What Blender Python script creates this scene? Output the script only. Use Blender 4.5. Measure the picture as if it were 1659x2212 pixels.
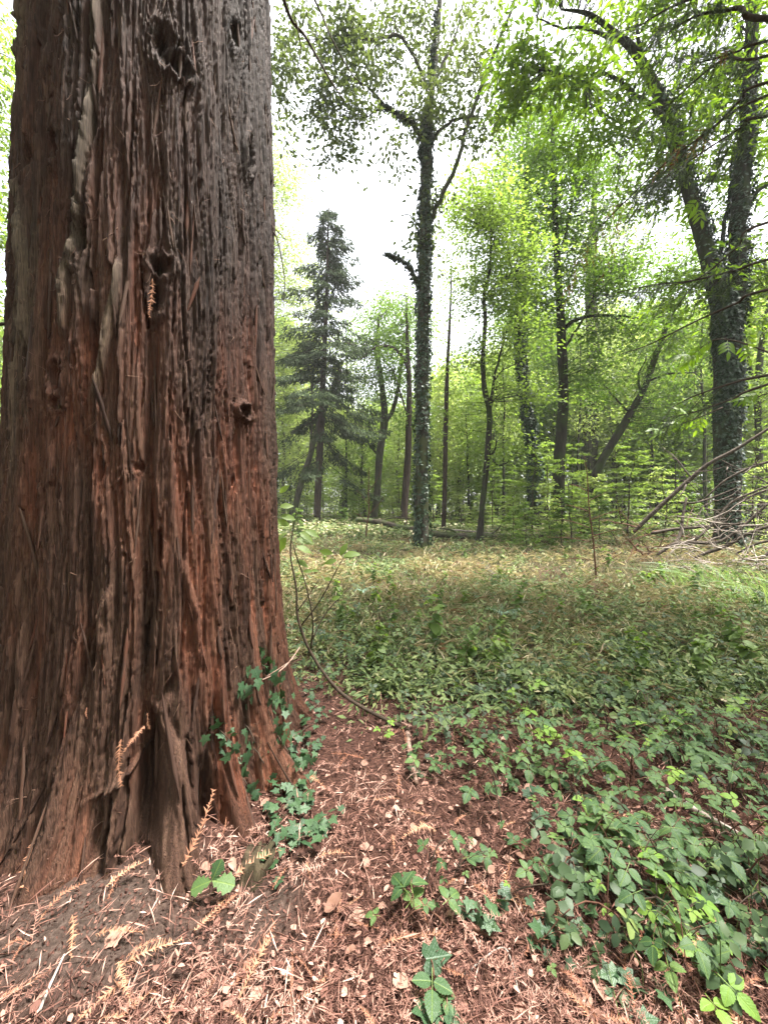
import bpy, math, random
import numpy as np
from mathutils import Vector, Matrix

for o in list(bpy.data.objects):
    bpy.data.objects.remove(o, do_unlink=True)
SC = bpy.context.scene
COL = SC.collection
R = math.radians

# ------------------------------------------------------------------ camera, sky, sun, exposure
CAM_H = 1.5
cam_d = bpy.data.cameras.new('camera')
cam_d.sensor_fit = 'VERTICAL'
cam_d.sensor_height = 36.0
cam_d.lens = 18.0 / (1106.0 / 830.0)
cam_d.clip_start = 0.02
cam_d.clip_end = 2000
cam = bpy.data.objects.new('camera', cam_d)
cam.location = (0, 0, CAM_H)
cam.rotation_euler = (R(90), 0, 0)
COL.objects.link(cam)
SC.camera = cam

SUN_EL, SUN_AZ = 71.0, 92.0          # degrees; azimuth clockwise from +Y (the view direction)
world = bpy.data.worlds.new('World')
SC.world = world
world.use_nodes = True
wn = world.node_tree
wn.nodes.clear()
sky = wn.nodes.new('ShaderNodeTexSky')
sky.sky_type = 'NISHITA'
sky.sun_disc = False
sky.sun_elevation = R(SUN_EL)
sky.sun_rotation = R(SUN_AZ)
sky.air_density = 1.0
sky.dust_density = 4.0
hs = wn.nodes.new('ShaderNodeHueSaturation')
hs.inputs['Saturation'].default_value = 0.22
bg = wn.nodes.new('ShaderNodeBackground')
bg.inputs['Strength'].default_value = 0.10
wo = wn.nodes.new('ShaderNodeOutputWorld')
wn.links.new(sky.outputs[0], hs.inputs['Color'])
wn.links.new(hs.outputs[0], bg.inputs['Color'])
wn.links.new(bg.outputs[0], wo.inputs['Surface'])

sun_d = bpy.data.lights.new('sun', 'SUN')
sun_d.energy = 2.9
sun_d.angle = R(9)
sun_d.color = (1.0, 0.96, 0.9)
sun = bpy.data.objects.new('sun', sun_d)
sd = Vector((math.sin(R(SUN_AZ)) * math.cos(R(SUN_EL)), math.cos(R(SUN_AZ)) * math.cos(R(SUN_EL)), math.sin(R(SUN_EL))))
sun.rotation_euler = (-sd).to_track_quat('-Z', 'Y').to_euler()
sun.location = (0, 0, 60)
COL.objects.link(sun)

SC.view_settings.view_transform = 'Standard'
SC.view_settings.look = 'None'
SC.view_settings.gamma = 1.0
SC.view_settings.use_curve_mapping = False
SC.view_settings.exposure = 2.95
SC.render.engine = 'CYCLES'
SC.cycles.max_bounces = 10
SC.cycles.diffuse_bounces = 8
SC.cycles.glossy_bounces = 2
SC.cycles.transmission_bounces = 8
SC.cycles.transparent_max_bounces = 4
SC.cycles.caustics_reflective = False
SC.cycles.caustics_refractive = False
SC.cycles.use_denoising = True
SC.cycles.sample_clamp_indirect = 6.0

# ------------------------------------------------------------------ helpers
F = 830.0


def at(px, py, Y):
    """photo point (on a 1659 x 2212 sheet) at depth Y -> world point"""
    return np.array([(px - 829.5) / F * Y, Y, CAM_H - (py - 1106.0) / F * Y])


_T = np.random.default_rng(7).random((256, 256))


def vn(x, y, seed=0):
    x = np.asarray(x, float) + seed * 17.31
    y = np.asarray(y, float) + seed * 5.77
    xi = np.floor(x).astype(int)
    yi = np.floor(y).astype(int)
    fx, fy = x - xi, y - yi
    fx = fx * fx * (3 - 2 * fx)
    fy = fy * fy * (3 - 2 * fy)
    a = _T[xi & 255, yi & 255]
    b = _T[(xi + 1) & 255, yi & 255]
    c = _T[xi & 255, (yi + 1) & 255]
    d = _T[(xi + 1) & 255, (yi + 1) & 255]
    return (a * (1 - fx) + b * fx) * (1 - fy) + (c * (1 - fx) + d * fx) * fy


def fbm(x, y, oct=4, seed=0):
    s, a, t = 0, 1.0, 0
    for i in range(oct):
        s = s + a * vn(np.asarray(x) * 2 ** i, np.asarray(y) * 2 ** i, seed + i * 3)
        t += a
        a *= 0.5
    return s / t


def norm(v):
    return v / (np.linalg.norm(v, axis=-1, keepdims=True) + 1e-9)


def make_mesh(name, V, faces, attrs=None, smooth=True):
    """faces: list of (M,k) arrays; attrs: {name: per-vertex float (N,) or colour (N,3)}"""
    me = bpy.data.meshes.new(name)
    V = np.ascontiguousarray(V, dtype=np.float32)
    faces = [np.asarray(f, dtype=np.int32) for f in faces if len(f)]
    me.vertices.add(len(V))
    me.vertices.foreach_set('co', V.ravel())
    nl = sum(f.size for f in faces)
    npoly = sum(len(f) for f in faces)
    me.loops.add(nl)
    me.loops.foreach_set('vertex_index', np.concatenate([f.ravel() for f in faces]))
    me.polygons.add(npoly)
    st, off = [], 0
    for f in faces:
        st.append(off + np.arange(len(f), dtype=np.int32) * f.shape[1])
        off += f.size
    me.polygons.foreach_set('loop_start', np.concatenate(st).astype(np.int32))
    me.update(calc_edges=True)
    me.polygons.foreach_set('use_smooth', np.full(npoly, bool(smooth)))
    for k, a in (attrs or {}).items():
        a = np.asarray(a, dtype=np.float32)
        if a.ndim == 1:
            at_ = me.attributes.new(k, 'FLOAT', 'POINT')
            at_.data.foreach_set('value', a)
        else:
            at_ = me.attributes.new(k, 'FLOAT_COLOR', 'POINT')
            at_.data.foreach_set('color', np.concatenate([a, np.ones((len(a), 1), np.float32)], 1).ravel())
    me.update()
    return me


def obj(name, me, mat=None, parent=None, kind=None):
    o = bpy.data.objects.new(name, me)
    COL.objects.link(o)
    if mat is not None and me is not None and len(me.materials) == 0:
        me.materials.append(mat)
    if parent is not None:
        o.parent = parent
    if kind:
        o['kind'] = kind
    return o


def tag(o, label=None, cat=None, group=None, kind=None):
    if label:
        o['label'] = label
    if cat:
        o['category'] = cat
    if group:
        o['group'] = group
    if kind:
        o['kind'] = kind
    return o


def empty(name, loc=(0, 0, 0)):
    e = bpy.data.objects.new(name, None)
    e.empty_display_size = 0.1
    e.location = loc
    COL.objects.link(e)
    return e


def copy_tree(src, parent=None):
    c = src.copy()
    COL.objects.link(c)
    if parent is not None:
        c.parent = parent
    for ch in list(src.children):
        copy_tree(ch, c)
    return c


class Geo:
    """collects vertices and faces into one mesh"""

    def __init__(self):
        self.V, self.Fs, self.A, self.n = [], {}, [], 0

    def add(self, V, faces, rnd=0.5):
        V = np.asarray(V, float)
        for f in faces:
            f = np.asarray(f, int)
            if len(f):
                self.Fs.setdefault(f.shape[1], []).append(f + self.n)
        self.V.append(V)
        self.A.append(np.broadcast_to(np.asarray(rnd, float), (len(V),)))
        self.n += len(V)
        return self

    def mesh(self, name, smooth=True, origin=None):
        V = np.concatenate(self.V)
        if origin is not None:
            V = V - np.asarray(origin)
        return make_mesh(name, V, [np.concatenate(v) for v in self.Fs.values()], {'rnd': np.concatenate(self.A)}, smooth)


def spline(P, n):
    """Catmull-Rom through rows of P (any columns), n samples per span"""
    P = np.asarray(P, float)
    if len(P) == 2:
        t = np.linspace(0, 1, n + 1)[:, None]
        return P[0] * (1 - t) + P[1] * t
    Q = np.vstack([2 * P[0] - P[1], P, 2 * P[-1] - P[-2]])
    out = []
    for i in range(len(P) - 1):
        p0, p1, p2, p3 = Q[i:i + 4]
        t = np.linspace(0, 1, n, endpoint=False)[:, None]
        out.append(0.5 * (2 * p1 + (p2 - p0) * t + (2 * p0 - 5 * p1 + 4 * p2 - p3) * t * t + (3 * p1 - p0 - 3 * p2 + p3) * t ** 3))
    out.append(P[-1:])
    return np.vstack(out)


def tube(P, rad, seg=6, lump=0.0, seed=0, cap=True):
    P = np.asarray(P, float)
    n = len(P)
    rad = np.broadcast_to(np.asarray(rad, float), (n,))
    T = norm(np.gradient(P, axis=0))
    ref = np.array([0.31, 0.95, 0.05]) if abs(T[0][1]) < 0.8 else np.array([1.0, 0.1, 0.1])
    N = norm(np.cross(T, ref))
    B = np.cross(T, N)
    a = np.linspace(0, 2 * np.pi, seg, endpoint=False)
    rr = rad[:, None] * np.ones(seg)
    if lump:
        L = np.concatenate([[0], np.cumsum(np.linalg.norm(np.diff(P, axis=0), axis=1))])
        s = 1.0 / max(rad.max(), 1e-3)
        rr = rr * (1 + lump * (fbm(L[:, None] * s * 0.6 + 0 * a, np.cos(a)[None] * 1.5 + np.sin(a)[None] * 2.3 + 9, 3, seed) - 0.5) * 2)
    V = P[:, None] + rr[..., None] * (np.cos(a)[None, :, None] * N[:, None] + np.sin(a)[None, :, None] * B[:, None])
    V = V.reshape(-1, 3)
    i = np.arange(n - 1)[:, None] * seg
    j = np.arange(seg)[None]
    k = (j + 1) % seg
    fs = [np.stack([i + j, i + k, i + seg + k, i + seg + j], -1).reshape(-1, 4)]
    if cap:
        V = np.vstack([V, P[-1:] + T[-1:] * rad[-1] * 0.6, P[:1]])
        jj = np.arange(seg)
        fs.append(np.stack([(n - 1) * seg + jj, (n - 1) * seg + (jj + 1) % seg, np.full(seg, n * seg)], -1))
        fs.append(np.stack([(jj + 1) % seg, jj, np.full(seg, n * seg + 1)], -1))
    return V, fs


def frames(d, n):
    d = norm(d)
    n = norm(n - (n * d).sum(-1, keepdims=True) * d)
    return d, np.cross(n, d), n


def stamp(T, faces, pos, d, n, sc):
    """copies of a template as arrays; sc (N,) or (N,3)"""
    d, b, n = frames(np.asarray(d, float), np.asarray(n, float))
    sc = np.asarray(sc, float)
    if sc.ndim == 1:
        sc = np.repeat(sc[:, None], 3, 1)
    V = pos[:, None] + T[None, :, 0:1] * (d * sc[:, 0:1])[:, None] + T[None, :, 1:2] * (b * sc[:, 1:2])[:, None] + T[None, :, 2:3] * (n * sc[:, 2:3])[:, None]
    k = len(T)
    off = np.arange(len(pos))[:, None, None] * k
    return V.reshape(-1, 3), [(np.asarray(f)[None] + off).reshape(-1, np.asarray(f).shape[1]) for f in faces], k


# leaf templates: x along the leaf (0..1), y across, z up
RHOMB = (np.array([(0, 0, 0), (.45, .27, .07), (1, 0, -.08), (.45, -.27, .07)]), [np.array([[0, 1, 2], [0, 2, 3]])])
CHEST = (np.array([(0, 0, 0), (.5, .17, .05), (1, 0, -.2), (.5, -.17, .05)]), [np.array([[0, 1, 2], [0, 2, 3]])])
NEEDLE = (np.array([(0, 0, 0), (.5, .09, .02), (1, 0, -.05), (.5, -.09, .02)]), [np.array([[0, 1, 2], [0, 2, 3]])])


def veined(name, cols, trans, gain, rough, spec, objr, nv=8.0):
    m = leaf_mat(name, cols, trans, gain, rough, spec, objr)
    t = m.node_tree
    p = [n for n in t.nodes if n.type == 'BSDF_PRINCIPLED'][0]
    rp = [n for n in t.nodes if n.type == 'VALTORGB'][0]

    def attr(nm):
        a = t.nodes.new('ShaderNodeAttribute')
        a.attribute_name = nm
        return a.outputs['Fac']

    def op(o, a, b=None, c=None):
        n = t.nodes.new('ShaderNodeMath')
        n.operation = o
        for i, v in enumerate((a, b, c)):
            if v is None:
                continue
            if isinstance(v, (int, float)):
                n.inputs[i].default_value = v
            else:
                t.links.new(v, n.inputs[i])
        return n.outputs[0]
    lv = op('ABSOLUTE', attr('lv'))
    ph = op('MULTIPLY', op('SUBTRACT', attr('lu'), op('MULTIPLY', lv, 1.0)), nv)
    tri = op('ABSOLUTE', op('SUBTRACT', op('FRACT', ph), .5))
    side = op('SUBTRACT', 1.0, op('MULTIPLY', tri, 7.0))
    mid = op('SUBTRACT', 1.0, op('MULTIPLY', lv, 26.0))
    v = op('MAXIMUM', op('MAXIMUM', op('MULTIPLY', side, .6), mid), 0.0)
    mx = t.nodes.new('ShaderNodeMix')
    mx.data_type = 'RGBA'
    t.links.new(op('MULTIPLY', v, .45), mx.inputs[0])
    t.links.new(rp.outputs[0], mx.inputs[6])
    mx.inputs[7].default_value = (cols[-1][-3] * 1.15, cols[-1][-2] * 1.1, cols[-1][-1] * 1.3, 1)
    for l in list(t.links):
        if l.from_node == rp and l.to_node != mx:
            to = l.to_socket
            t.links.remove(l)
            t.links.new(mx.outputs[2], to)
    b = t.nodes.new('ShaderNodeBump')
    b.inputs['Strength'].default_value = .5
    b.inputs['Distance'].default_value = .002
    b.invert = True
    tc = t.nodes.new('ShaderNodeTexCoord')
    nz = t.nodes.new('ShaderNodeTexNoise')
    nz.inputs['Scale'].default_value = 9
    t.links.new(tc.outputs['Object'], nz.inputs['Vector'])
    t.links.new(op('ADD', v, op('MULTIPLY', nz.outputs['Fac'], 2.0)), b.inputs['Height'])
    t.links.new(b.outputs[0], p.inputs['Normal'])
    return m


def oval(widths=((0, .0), (.1, .17), (.28, .32), (.5, .37), (.72, .27), (.9, .1), (1, 0)), fold=.16, droop=.22, serr=0.0):
    V, top = [], []
    for i, (x, w) in enumerate(widths):
        z = -droop * x * x
        if w == 0:
            V.append((x, 0, z))
            top.append((len(V) - 1,))
        else:
            ww = w * (1 + serr * (1 if i % 2 else -1))
            V += [(x, ww, z + fold * w), (x, 0, z), (x, -ww, z + fold * w)]
            top.append((len(V) - 3, len(V) - 2, len(V) - 1))
    tri, quad = [], []
    for a, b in zip(top[:-1], top[1:]):
        if len(a) == 1:
            tri += [(a[0], b[1], b[0]), (a[0], b[2], b[1])]
        elif len(b) == 1:
            tri += [(a[0], a[1], b[0]), (a[1], a[2], b[0])]
        else:
            quad += [(a[0], a[1], b[1], b[0]), (a[1], a[2], b[2], b[1])]
    return np.array(V, float), [np.array(tri), np.array(quad)]


OVAL = oval()
OVAL_LOW = oval(((0, 0), (.35, .34), (.75, .25), (1, 0)))
LANCE = oval(((0, 0), (.2, .13), (.5, .18), (.8, .11), (1, 0)), droop=.3)
_iv = [(.0, .0), (-.14, .16), (-.06, .42), (.16, .3), (.42, .52), (.52, .22), (1.0, 0)]
_ivp = _iv + [(x, -y) for x, y in _iv[-2:0:-1]]
IVY = (np.array([(.3, 0, .0)] + [(x, y, .05 * abs(y) * 2 - .12 * x * x) for x, y in _ivp]), [np.array([(0, 1 + i, 1 + (i + 1) % len(_ivp)) for i in range(len(_ivp))])])
IVY_LOW = (np.array([(0, 0, 0), (.1, .42, .02), (.42, .4, .05), (1, 0, -.1), (.42, -.4, .05), (.1, -.42, .02)]), [np.array([(0, 1, 2), (0, 2, 3), (0, 3, 4), (0, 4, 5)])])


def join_t(parts):
    """join (template, base, angle, scale, tilt) pieces into one template"""
    V, Fs, n = [], {}, 0
    for (T, fs), base, ang, s, tilt in parts:
        c, sn = math.cos(ang), math.sin(ang)
        W = T * s
        ct, st = math.cos(tilt), math.sin(tilt)
        W = np.stack([W[:, 0] * ct - W[:, 2] * st, W[:, 1], W[:, 0] * st + W[:, 2] * ct], -1)
        W = np.stack([W[:, 0] * c - W[:, 1] * sn, W[:, 0] * sn + W[:, 1] * c, W[:, 2]], -1) + np.array(base)
        V.append(W)
        for f in fs:
            f = np.asarray(f)
            if len(f):
                Fs.setdefault(f.shape[1], []).append(f + n)
        n += len(W)
    return np.concatenate(V), [np.concatenate(v) for v in Fs.values()]


def trifoliate(leaf):
    return join_t([(leaf, (.46, 0, .0), 0, .58, 0.0), (leaf, (.30, .03, .0), 1.35, .50, .12), (leaf, (.30, -.03, .0), -1.35, .50, .12),
                   ((np.array([(0, .012, 0), (0, -.012, 0), (.47, -.008, 0), (.47, .008, 0)]), [np.array([[0, 1, 2, 3]])]), (0, 0, 0), 0, 1, 0)])


TRI = trifoliate(oval(((0, 0), (.12, .2), (.35, .36), (.6, .34), (.85, .16), (1, 0))))
TRI_LOW = trifoliate(RHOMB if False else OVAL_LOW)


def palmate(n=7, leaf=LANCE):
    ps = []
    for i in range(n):
        x = .12 + .7 * (i // 2) / (n / 2)
        if i == n - 1:
            ps.append((leaf, (.72, 0, 0), 0, .42, -.1))
        else:
            ps.append((leaf, (x, 0, 0), (1 if i % 2 else -1) * .95, .38, -.1))
    ps.append(((np.array([(0, .008, 0), (0, -.008, 0), (.8, -.005, 0), (.8, .005, 0)]), [np.array([[0, 1, 2, 3]])]), (0, 0, 0), 0, 1, 0))
    return join_t(ps)


COMPOUND = palmate()


def sprig_template(n=15, curl=.12, wid=.13, seed=0):
    r = np.random.default_rng(seed)
    xs = np.linspace(0, 1, n + 1)
    z = curl * np.sin(xs * np.pi) * (1 if seed % 2 else .5)
    y = .08 * np.sin(xs * 2.6 + seed)
    P = np.stack([xs, y, z], -1)
    V, fs = tube(P[::max(1, n // 4)], .009, 3, cap=False)
    V = list(map(tuple, V))
    tri = []
    for i in range(1, n + 1):
        w = wid * (.55 + .6 * math.sin(math.pi * min(1, .12 + i / (n + 1)))) * r.uniform(.5, 1.2)
        for s in (-1, 1):
            if r.random() < .16:
                continue
            p = P[i - 1] + (P[i] - P[i - 1]) * r.random()
            dx = w * r.uniform(.2, 1.1)
            tip = p + np.array([dx, s * w * r.uniform(.6, 1.05), r.uniform(-.05, .09)])
            b = len(V)
            V += [tuple(p + (-.016, 0, .004)), tuple(p + (.016, 0, .004)), tuple(tip)]
            tri.append((b, b + 1, b + 2))
    return np.array(V), fs + [np.array(tri)]


SPRIGS = [sprig_template(seed=s, curl=c) for s, c in ((1, .10), (2, .25), (3, .05), (4, .18))]

# ------------------------------------------------------------------ materials


def nt(name):
    m = bpy.data.materials.new(name)
    m.use_nodes = True
    t = m.node_tree
    t.nodes.clear()
    out = t.nodes.new('ShaderNodeOutputMaterial')
    return m, t, out


def ramp(t, cols):
    r = t.nodes.new('ShaderNodeValToRGB')
    e = r.color_ramp.elements
    while len(e) < len(cols):
        e.new(0.5)
    for i, c in enumerate(cols):
        if len(c) == 3:
            c = (i / (len(cols) - 1),) + tuple(c)
        e[i].position = c[0]
        e[i].color = (c[1], c[2], c[3], 1)
    return r


def leaf_mat(name, cols, trans=.42, gain=(1.15, 1.3, .7), rough=.5, spec=.35, objr=.35):
    m, t, out = nt(name)
    at_ = t.nodes.new('ShaderNodeAttribute')
    at_.attribute_name = 'rnd'
    oi = t.nodes.new('ShaderNodeObjectInfo')
    mix = t.nodes.new('ShaderNodeMath')
    mix.operation = 'MULTIPLY_ADD'
    mix.inputs[1].default_value = objr
    t.links.new(oi.outputs['Random'], mix.inputs[0])
    sc = t.nodes.new('ShaderNodeMath')
    sc.operation = 'MULTIPLY'
    sc.inputs[1].default_value = 1 - objr
    t.links.new(at_.outputs['Fac'], sc.inputs[0])
    t.links.new(sc.outputs[0], mix.inputs[2])
    r = ramp(t, cols)
    t.links.new(mix.outputs[0], r.inputs[0])
    p = t.nodes.new('ShaderNodeBsdfPrincipled')
    p.inputs['Roughness'].default_value = rough
    p.inputs['Specular IOR Level'].default_value = spec
    t.links.new(r.outputs[0], p.inputs['Base Color'])
    if trans > 0:
        mul = t.nodes.new('ShaderNodeMix')
        mul.data_type = 'RGBA'
        mul.blend_type = 'MULTIPLY'
        mul.inputs[0].default_value = 1
        mul.inputs[7].default_value = (gain[0], gain[1], gain[2], 1)
        t.links.new(r.outputs[0], mul.inputs[6])
        tr = t.nodes.new('ShaderNodeBsdfTranslucent')
        t.links.new(mul.outputs[2], tr.inputs[0])
        ms = t.nodes.new('ShaderNodeMixShader')
        ms.inputs[0].default_value = trans
        t.links.new(p.outputs[0], ms.inputs[1])
        t.links.new(tr.outputs[0], ms.inputs[2])
        t.links.new(ms.outputs[0], out.inputs[0])
    else:
        t.links.new(p.outputs[0], out.inputs[0])
    return m


def bark_mat(name, cols, scale=(9, 9, 1.6), bump=.5, dist=.03, moss=None):
    m, t, out = nt(name)
    tc = t.nodes.new('ShaderNodeTexCoord')
    mp = t.nodes.new('ShaderNodeMapping')
    mp.inputs['Scale'].default_value = scale
    t.links.new(tc.outputs['Object'], mp.inputs[0])
    n1 = t.nodes.new('ShaderNodeTexNoise')
    n1.inputs['Scale'].default_value = 1.0
    n1.inputs['Detail'].default_value = 8
    n1.inputs['Roughness'].default_value = .65
    t.links.new(mp.outputs[0], n1.inputs['Vector'])
    r = ramp(t, cols)
    t.links.new(n1.outputs['Fac'], r.inputs[0])
    col = r.outputs[0]
    if moss:
        n2 = t.nodes.new('ShaderNodeTexNoise')
        n2.inputs['Scale'].default_value = 1.3
        n2.inputs['Detail'].default_value = 5
        t.links.new(tc.outputs['Object'], n2.inputs['Vector'])
        r2 = ramp(t, [(.45, 0, 0, 0), (.62, 1, 1, 1)])
        t.links.new(n2.outputs['Fac'], r2.inputs[0])
        mm = t.nodes.new('ShaderNodeMix')
        mm.data_type = 'RGBA'
        t.links.new(r2.outputs[0], mm.inputs[0])
        t.links.new(col, mm.inputs[6])
        mm.inputs[7].default_value = moss + (1,)
        col = mm.outputs[2]
    p = t.nodes.new('ShaderNodeBsdfPrincipled')
    p.inputs['Roughness'].default_value = .9
    p.inputs['Specular IOR Level'].default_value = .15
    t.links.new(col, p.inputs['Base Color'])
    b = t.nodes.new('ShaderNodeBump')
    b.inputs['Strength'].default_value = bump
    b.inputs['Distance'].default_value = dist
    t.links.new(n1.outputs['Fac'], b.inputs['Height'])
    t.links.new(b.outputs[0], p.inputs['Normal'])
    t.links.new(p.outputs[0], out.inputs[0])
    return m


M = {}
M['leaf_bright'] = leaf_mat('leaf_bright', [(.085, .135, .03), (.14, .205, .05), (.205, .275, .08)], .58, (1.5, 1.55, .75))
M['leaf_chestnut'] = leaf_mat('leaf_chestnut', [(.05, .10, .016), (.09, .16, .02), (.14, .21, .03)], .52, (1.6, 1.6, .5))
M['leaf_mid'] = leaf_mat('leaf_mid', [(.05, .09, .022), (.09, .145, .036), (.15, .215, .055)], .55, (1.5, 1.6, .65))
M['leaf_oak'] = leaf_mat('leaf_oak', [(.045, .065, .025), (.07, .10, .035), (.10, .135, .045)], .45, (1.6, 1.5, .8))
M['leaf_far'] = leaf_mat('leaf_far', [(.13, .165, .055), (.205, .25, .09), (.29, .33, .13)], .6, (1.4, 1.5, .85))  # lighter than the leaves themselves, to paint in the backlight far off
M['leaf_spruce'] = leaf_mat('leaf_spruce', [(.026, .040, .018), (.042, .06, .028), (.066, .088, .042)], .3, (1, 1, 1), .75, .08)
M['leaf_redwood'] = leaf_mat('leaf_redwood', [(.022, .035, .015), (.035, .055, .02), (.05, .075, .025), (.055, .08, .03)], .3, (1.3, 1.3, .6), .5)
M['leaf_redwood_dead'] = leaf_mat('leaf_redwood_dead', [(.20, .075, .02), (.28, .12, .04)], .3, (1.2, 1, .7), .7, .2)
M['ivy'] = leaf_mat('ivy', [(.010, .022, .010), (.017, .036, .015), (.03, .055, .024), (.045, .078, .035)], .1, (1, 1.2, .6), .46, .28)
M['ivy_near'] = veined('ivy_near', [(.013, .034, .014), (.021, .050, .020), (.034, .070, .027), (.058, .10, .042)], .14, (1, 1.3, .6), .45, .35, .5)
M['bramble'] = veined('bramble', [(.022, .055, .018), (.036, .076, .03), (.055, .102, .038), (.08, .135, .042), (.17, .24, .045)], .34, (1.3, 1.4, .5), .5, .28, .6)
M['bramble_yellow'] = veined('bramble_yellow', [(.10, .20, .03), (.2, .30, .05)], .4, (1.3, 1.3, .5), .5, .3, .5)
M['cover'] = leaf_mat('cover', [(0, .026, .045, .022), (.3, .046, .075, .034), (.55, .075, .11, .044), (.8, .12, .165, .05), (1, .18, .22, .07)], .36, (1.3, 1.4, .5), .5, .28, 0)
M['herb'] = leaf_mat('herb', [(0, .045, .07, .028), (.25, .095, .135, .042), (.5, .18, .20, .08), (.62, .37, .32, .20), (.85, .46, .385, .27), (1, .24, .13, .085)], .24, (1.15, 1.2, .8), .6, .25, 0)
M['grass'] = leaf_mat('grass', [(.08, .14, .05), (.16, .24, .11), (.30, .34, .18)], .35, (1.2, 1.3, .6), .45, .4, .2)
M['litter'] = leaf_mat('litter', [(0, .045, .021, .016), (.3, .14, .066, .05), (.55, .27, .145, .11), (.78, .40, .24, .19), (1, .56, .39, .32)], .08, (1, .9, .8), .8, .15, 0)
M['sprig'] = leaf_mat('sprig', [(.16, .065, .04), (.26, .115, .07), (.36, .18, .11), (.42, .25, .155)], .15, (1.1, .9, .6), .7, .2, .6)
M['dead_leaf'] = leaf_mat('dead_leaf', [(.17, .085, .055), (.27, .15, .11), (.36, .225, .17)], .2, (1, .9, .8), .65, .3, .6)
M['fern'] = leaf_mat('fern', [(.10, .18, .11), (.18, .27, .19)], .3, (1, 1.1, .8), .4, .5, .3)  # the paleness paints a reflection into the fronds
M['bark_dark'] = bark_mat('bark_dark', [(.3, .010, .009, .007), (.55, .030, .025, .019), (.75, .06, .05, .038)], moss=(.03, .04, .014))
M['bark_oak'] = bark_mat('bark_oak', [(.3, .014, .012, .009), (.5, .045, .038, .03), (.75, .10, .085, .065)], moss=(.05, .06, .022))
M['bark_grey'] = bark_mat('bark_grey', [(.3, .03, .027, .022), (.55, .075, .065, .05), (.8, .13, .11, .085)], moss=(.06, .075, .028))
M['bark_red'] = bark_mat('bark_red', [(.3, .012, .009, .007), (.55, .036, .024, .018), (.8, .075, .05, .038)])
M['bark_spruce'] = bark_mat('bark_spruce', [(.3, .016, .011, .009), (.55, .045, .030, .022), (.8, .08, .055, .04)])
M['twig'] = bark_mat('twig', [(.3, .025, .018, .013), (.7, .07, .05, .035)], (30, 30, 30), .2, .005)
M['twig_red'] = bark_mat('twig_red', [(.3, .05, .022, .014), (.7, .12, .06, .04)], (40, 40, 40), .2, .003)
M['dead_wood'] = bark_mat('dead_wood', [(.3, .022, .017, .013), (.5, .06, .047, .037), (.75, .16, .13, .105)], (14, 14, 14), .4, .01)
M['dead_pale'] = bark_mat('dead_pale', [(.3, .16, .13, .11), (.7, .38, .32, .28)], (20, 20, 20), .3, .005)
M['stick'] = bark_mat('stick', [(.3, .08, .045, .032), (.5, .20, .13, .10), (.75, .36, .26, .21)], (25, 25, 25), .4, .006)
M['log'] = bark_mat('log', [(.3, .02, .016, .012), (.5, .055, .043, .032), (.75, .12, .095, .07)], (5, 5, 5), .6, .04, moss=(.06, .075, .03))
M['moss_stub'] = bark_mat('moss_stub', [(.3, .018, .012, .008), (.5, .05, .034, .022), (.75, .16, .11, .07)], (40, 40, 14), .9, .012, moss=(.035, .03, .016))

# ------------------------------------------------------------------ the ground
TD = 2.75                                   # distance from the camera to the big trunk's axis
TA = R(30.1)
AX, AY = -TD * math.sin(TA), TD * math.cos(TA)
TOCAM = np.array([math.sin(TA), -math.cos(TA)])
TRIGHT = np.array([math.cos(TA), math.sin(TA)])


def bare(x, y):
    """worn soil without litter near the trunk's foot (0..1)"""
    a = np.exp(-(((x + 1.02) / .36) ** 2 + ((y - 1.36) / .22) ** 2))
    b = np.exp(-(((x + .42) / .10) ** 2 + ((y - 1.42) / .15) ** 2))
    return np.clip((a * 1.7 + b * 1.3) * (.55 + .9 * fbm(x * 4, y * 4, 3, 5)), 0, 1)


def gz(x, y):
    x = np.asarray(x, float)
    y = np.asarray(y, float)
    d = np.hypot(x - AX, y - AY)
    z = .10 * np.exp(-(d / 1.25) ** 2) - .02
    z = z + .07 * (fbm(x * .7, y * .7, 3, 1) - .5) * np.clip(np.hypot(x, y) / 2, .3, 1)
    far = np.clip((y - 6) / 10, 0, 1)
    z = z + far * .5 * (fbm(x * .12, y * .12, 3, 2) - .5)
    return z


def gp(px, py, dz=0.0):
    """where the ray through a photo point meets the ground"""
    Y = CAM_H * F / max(py - 1106.0, 6.0)
    for _ in range(8):
        X = (px - 829.5) / F * Y
        Y = (CAM_H - float(gz(X, Y))) * F / max(py - 1106.0, 6.0)
    X = (px - 829.5) / F * Y
    return np.array([X, Y, float(gz(X, Y)) + dz])


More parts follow.
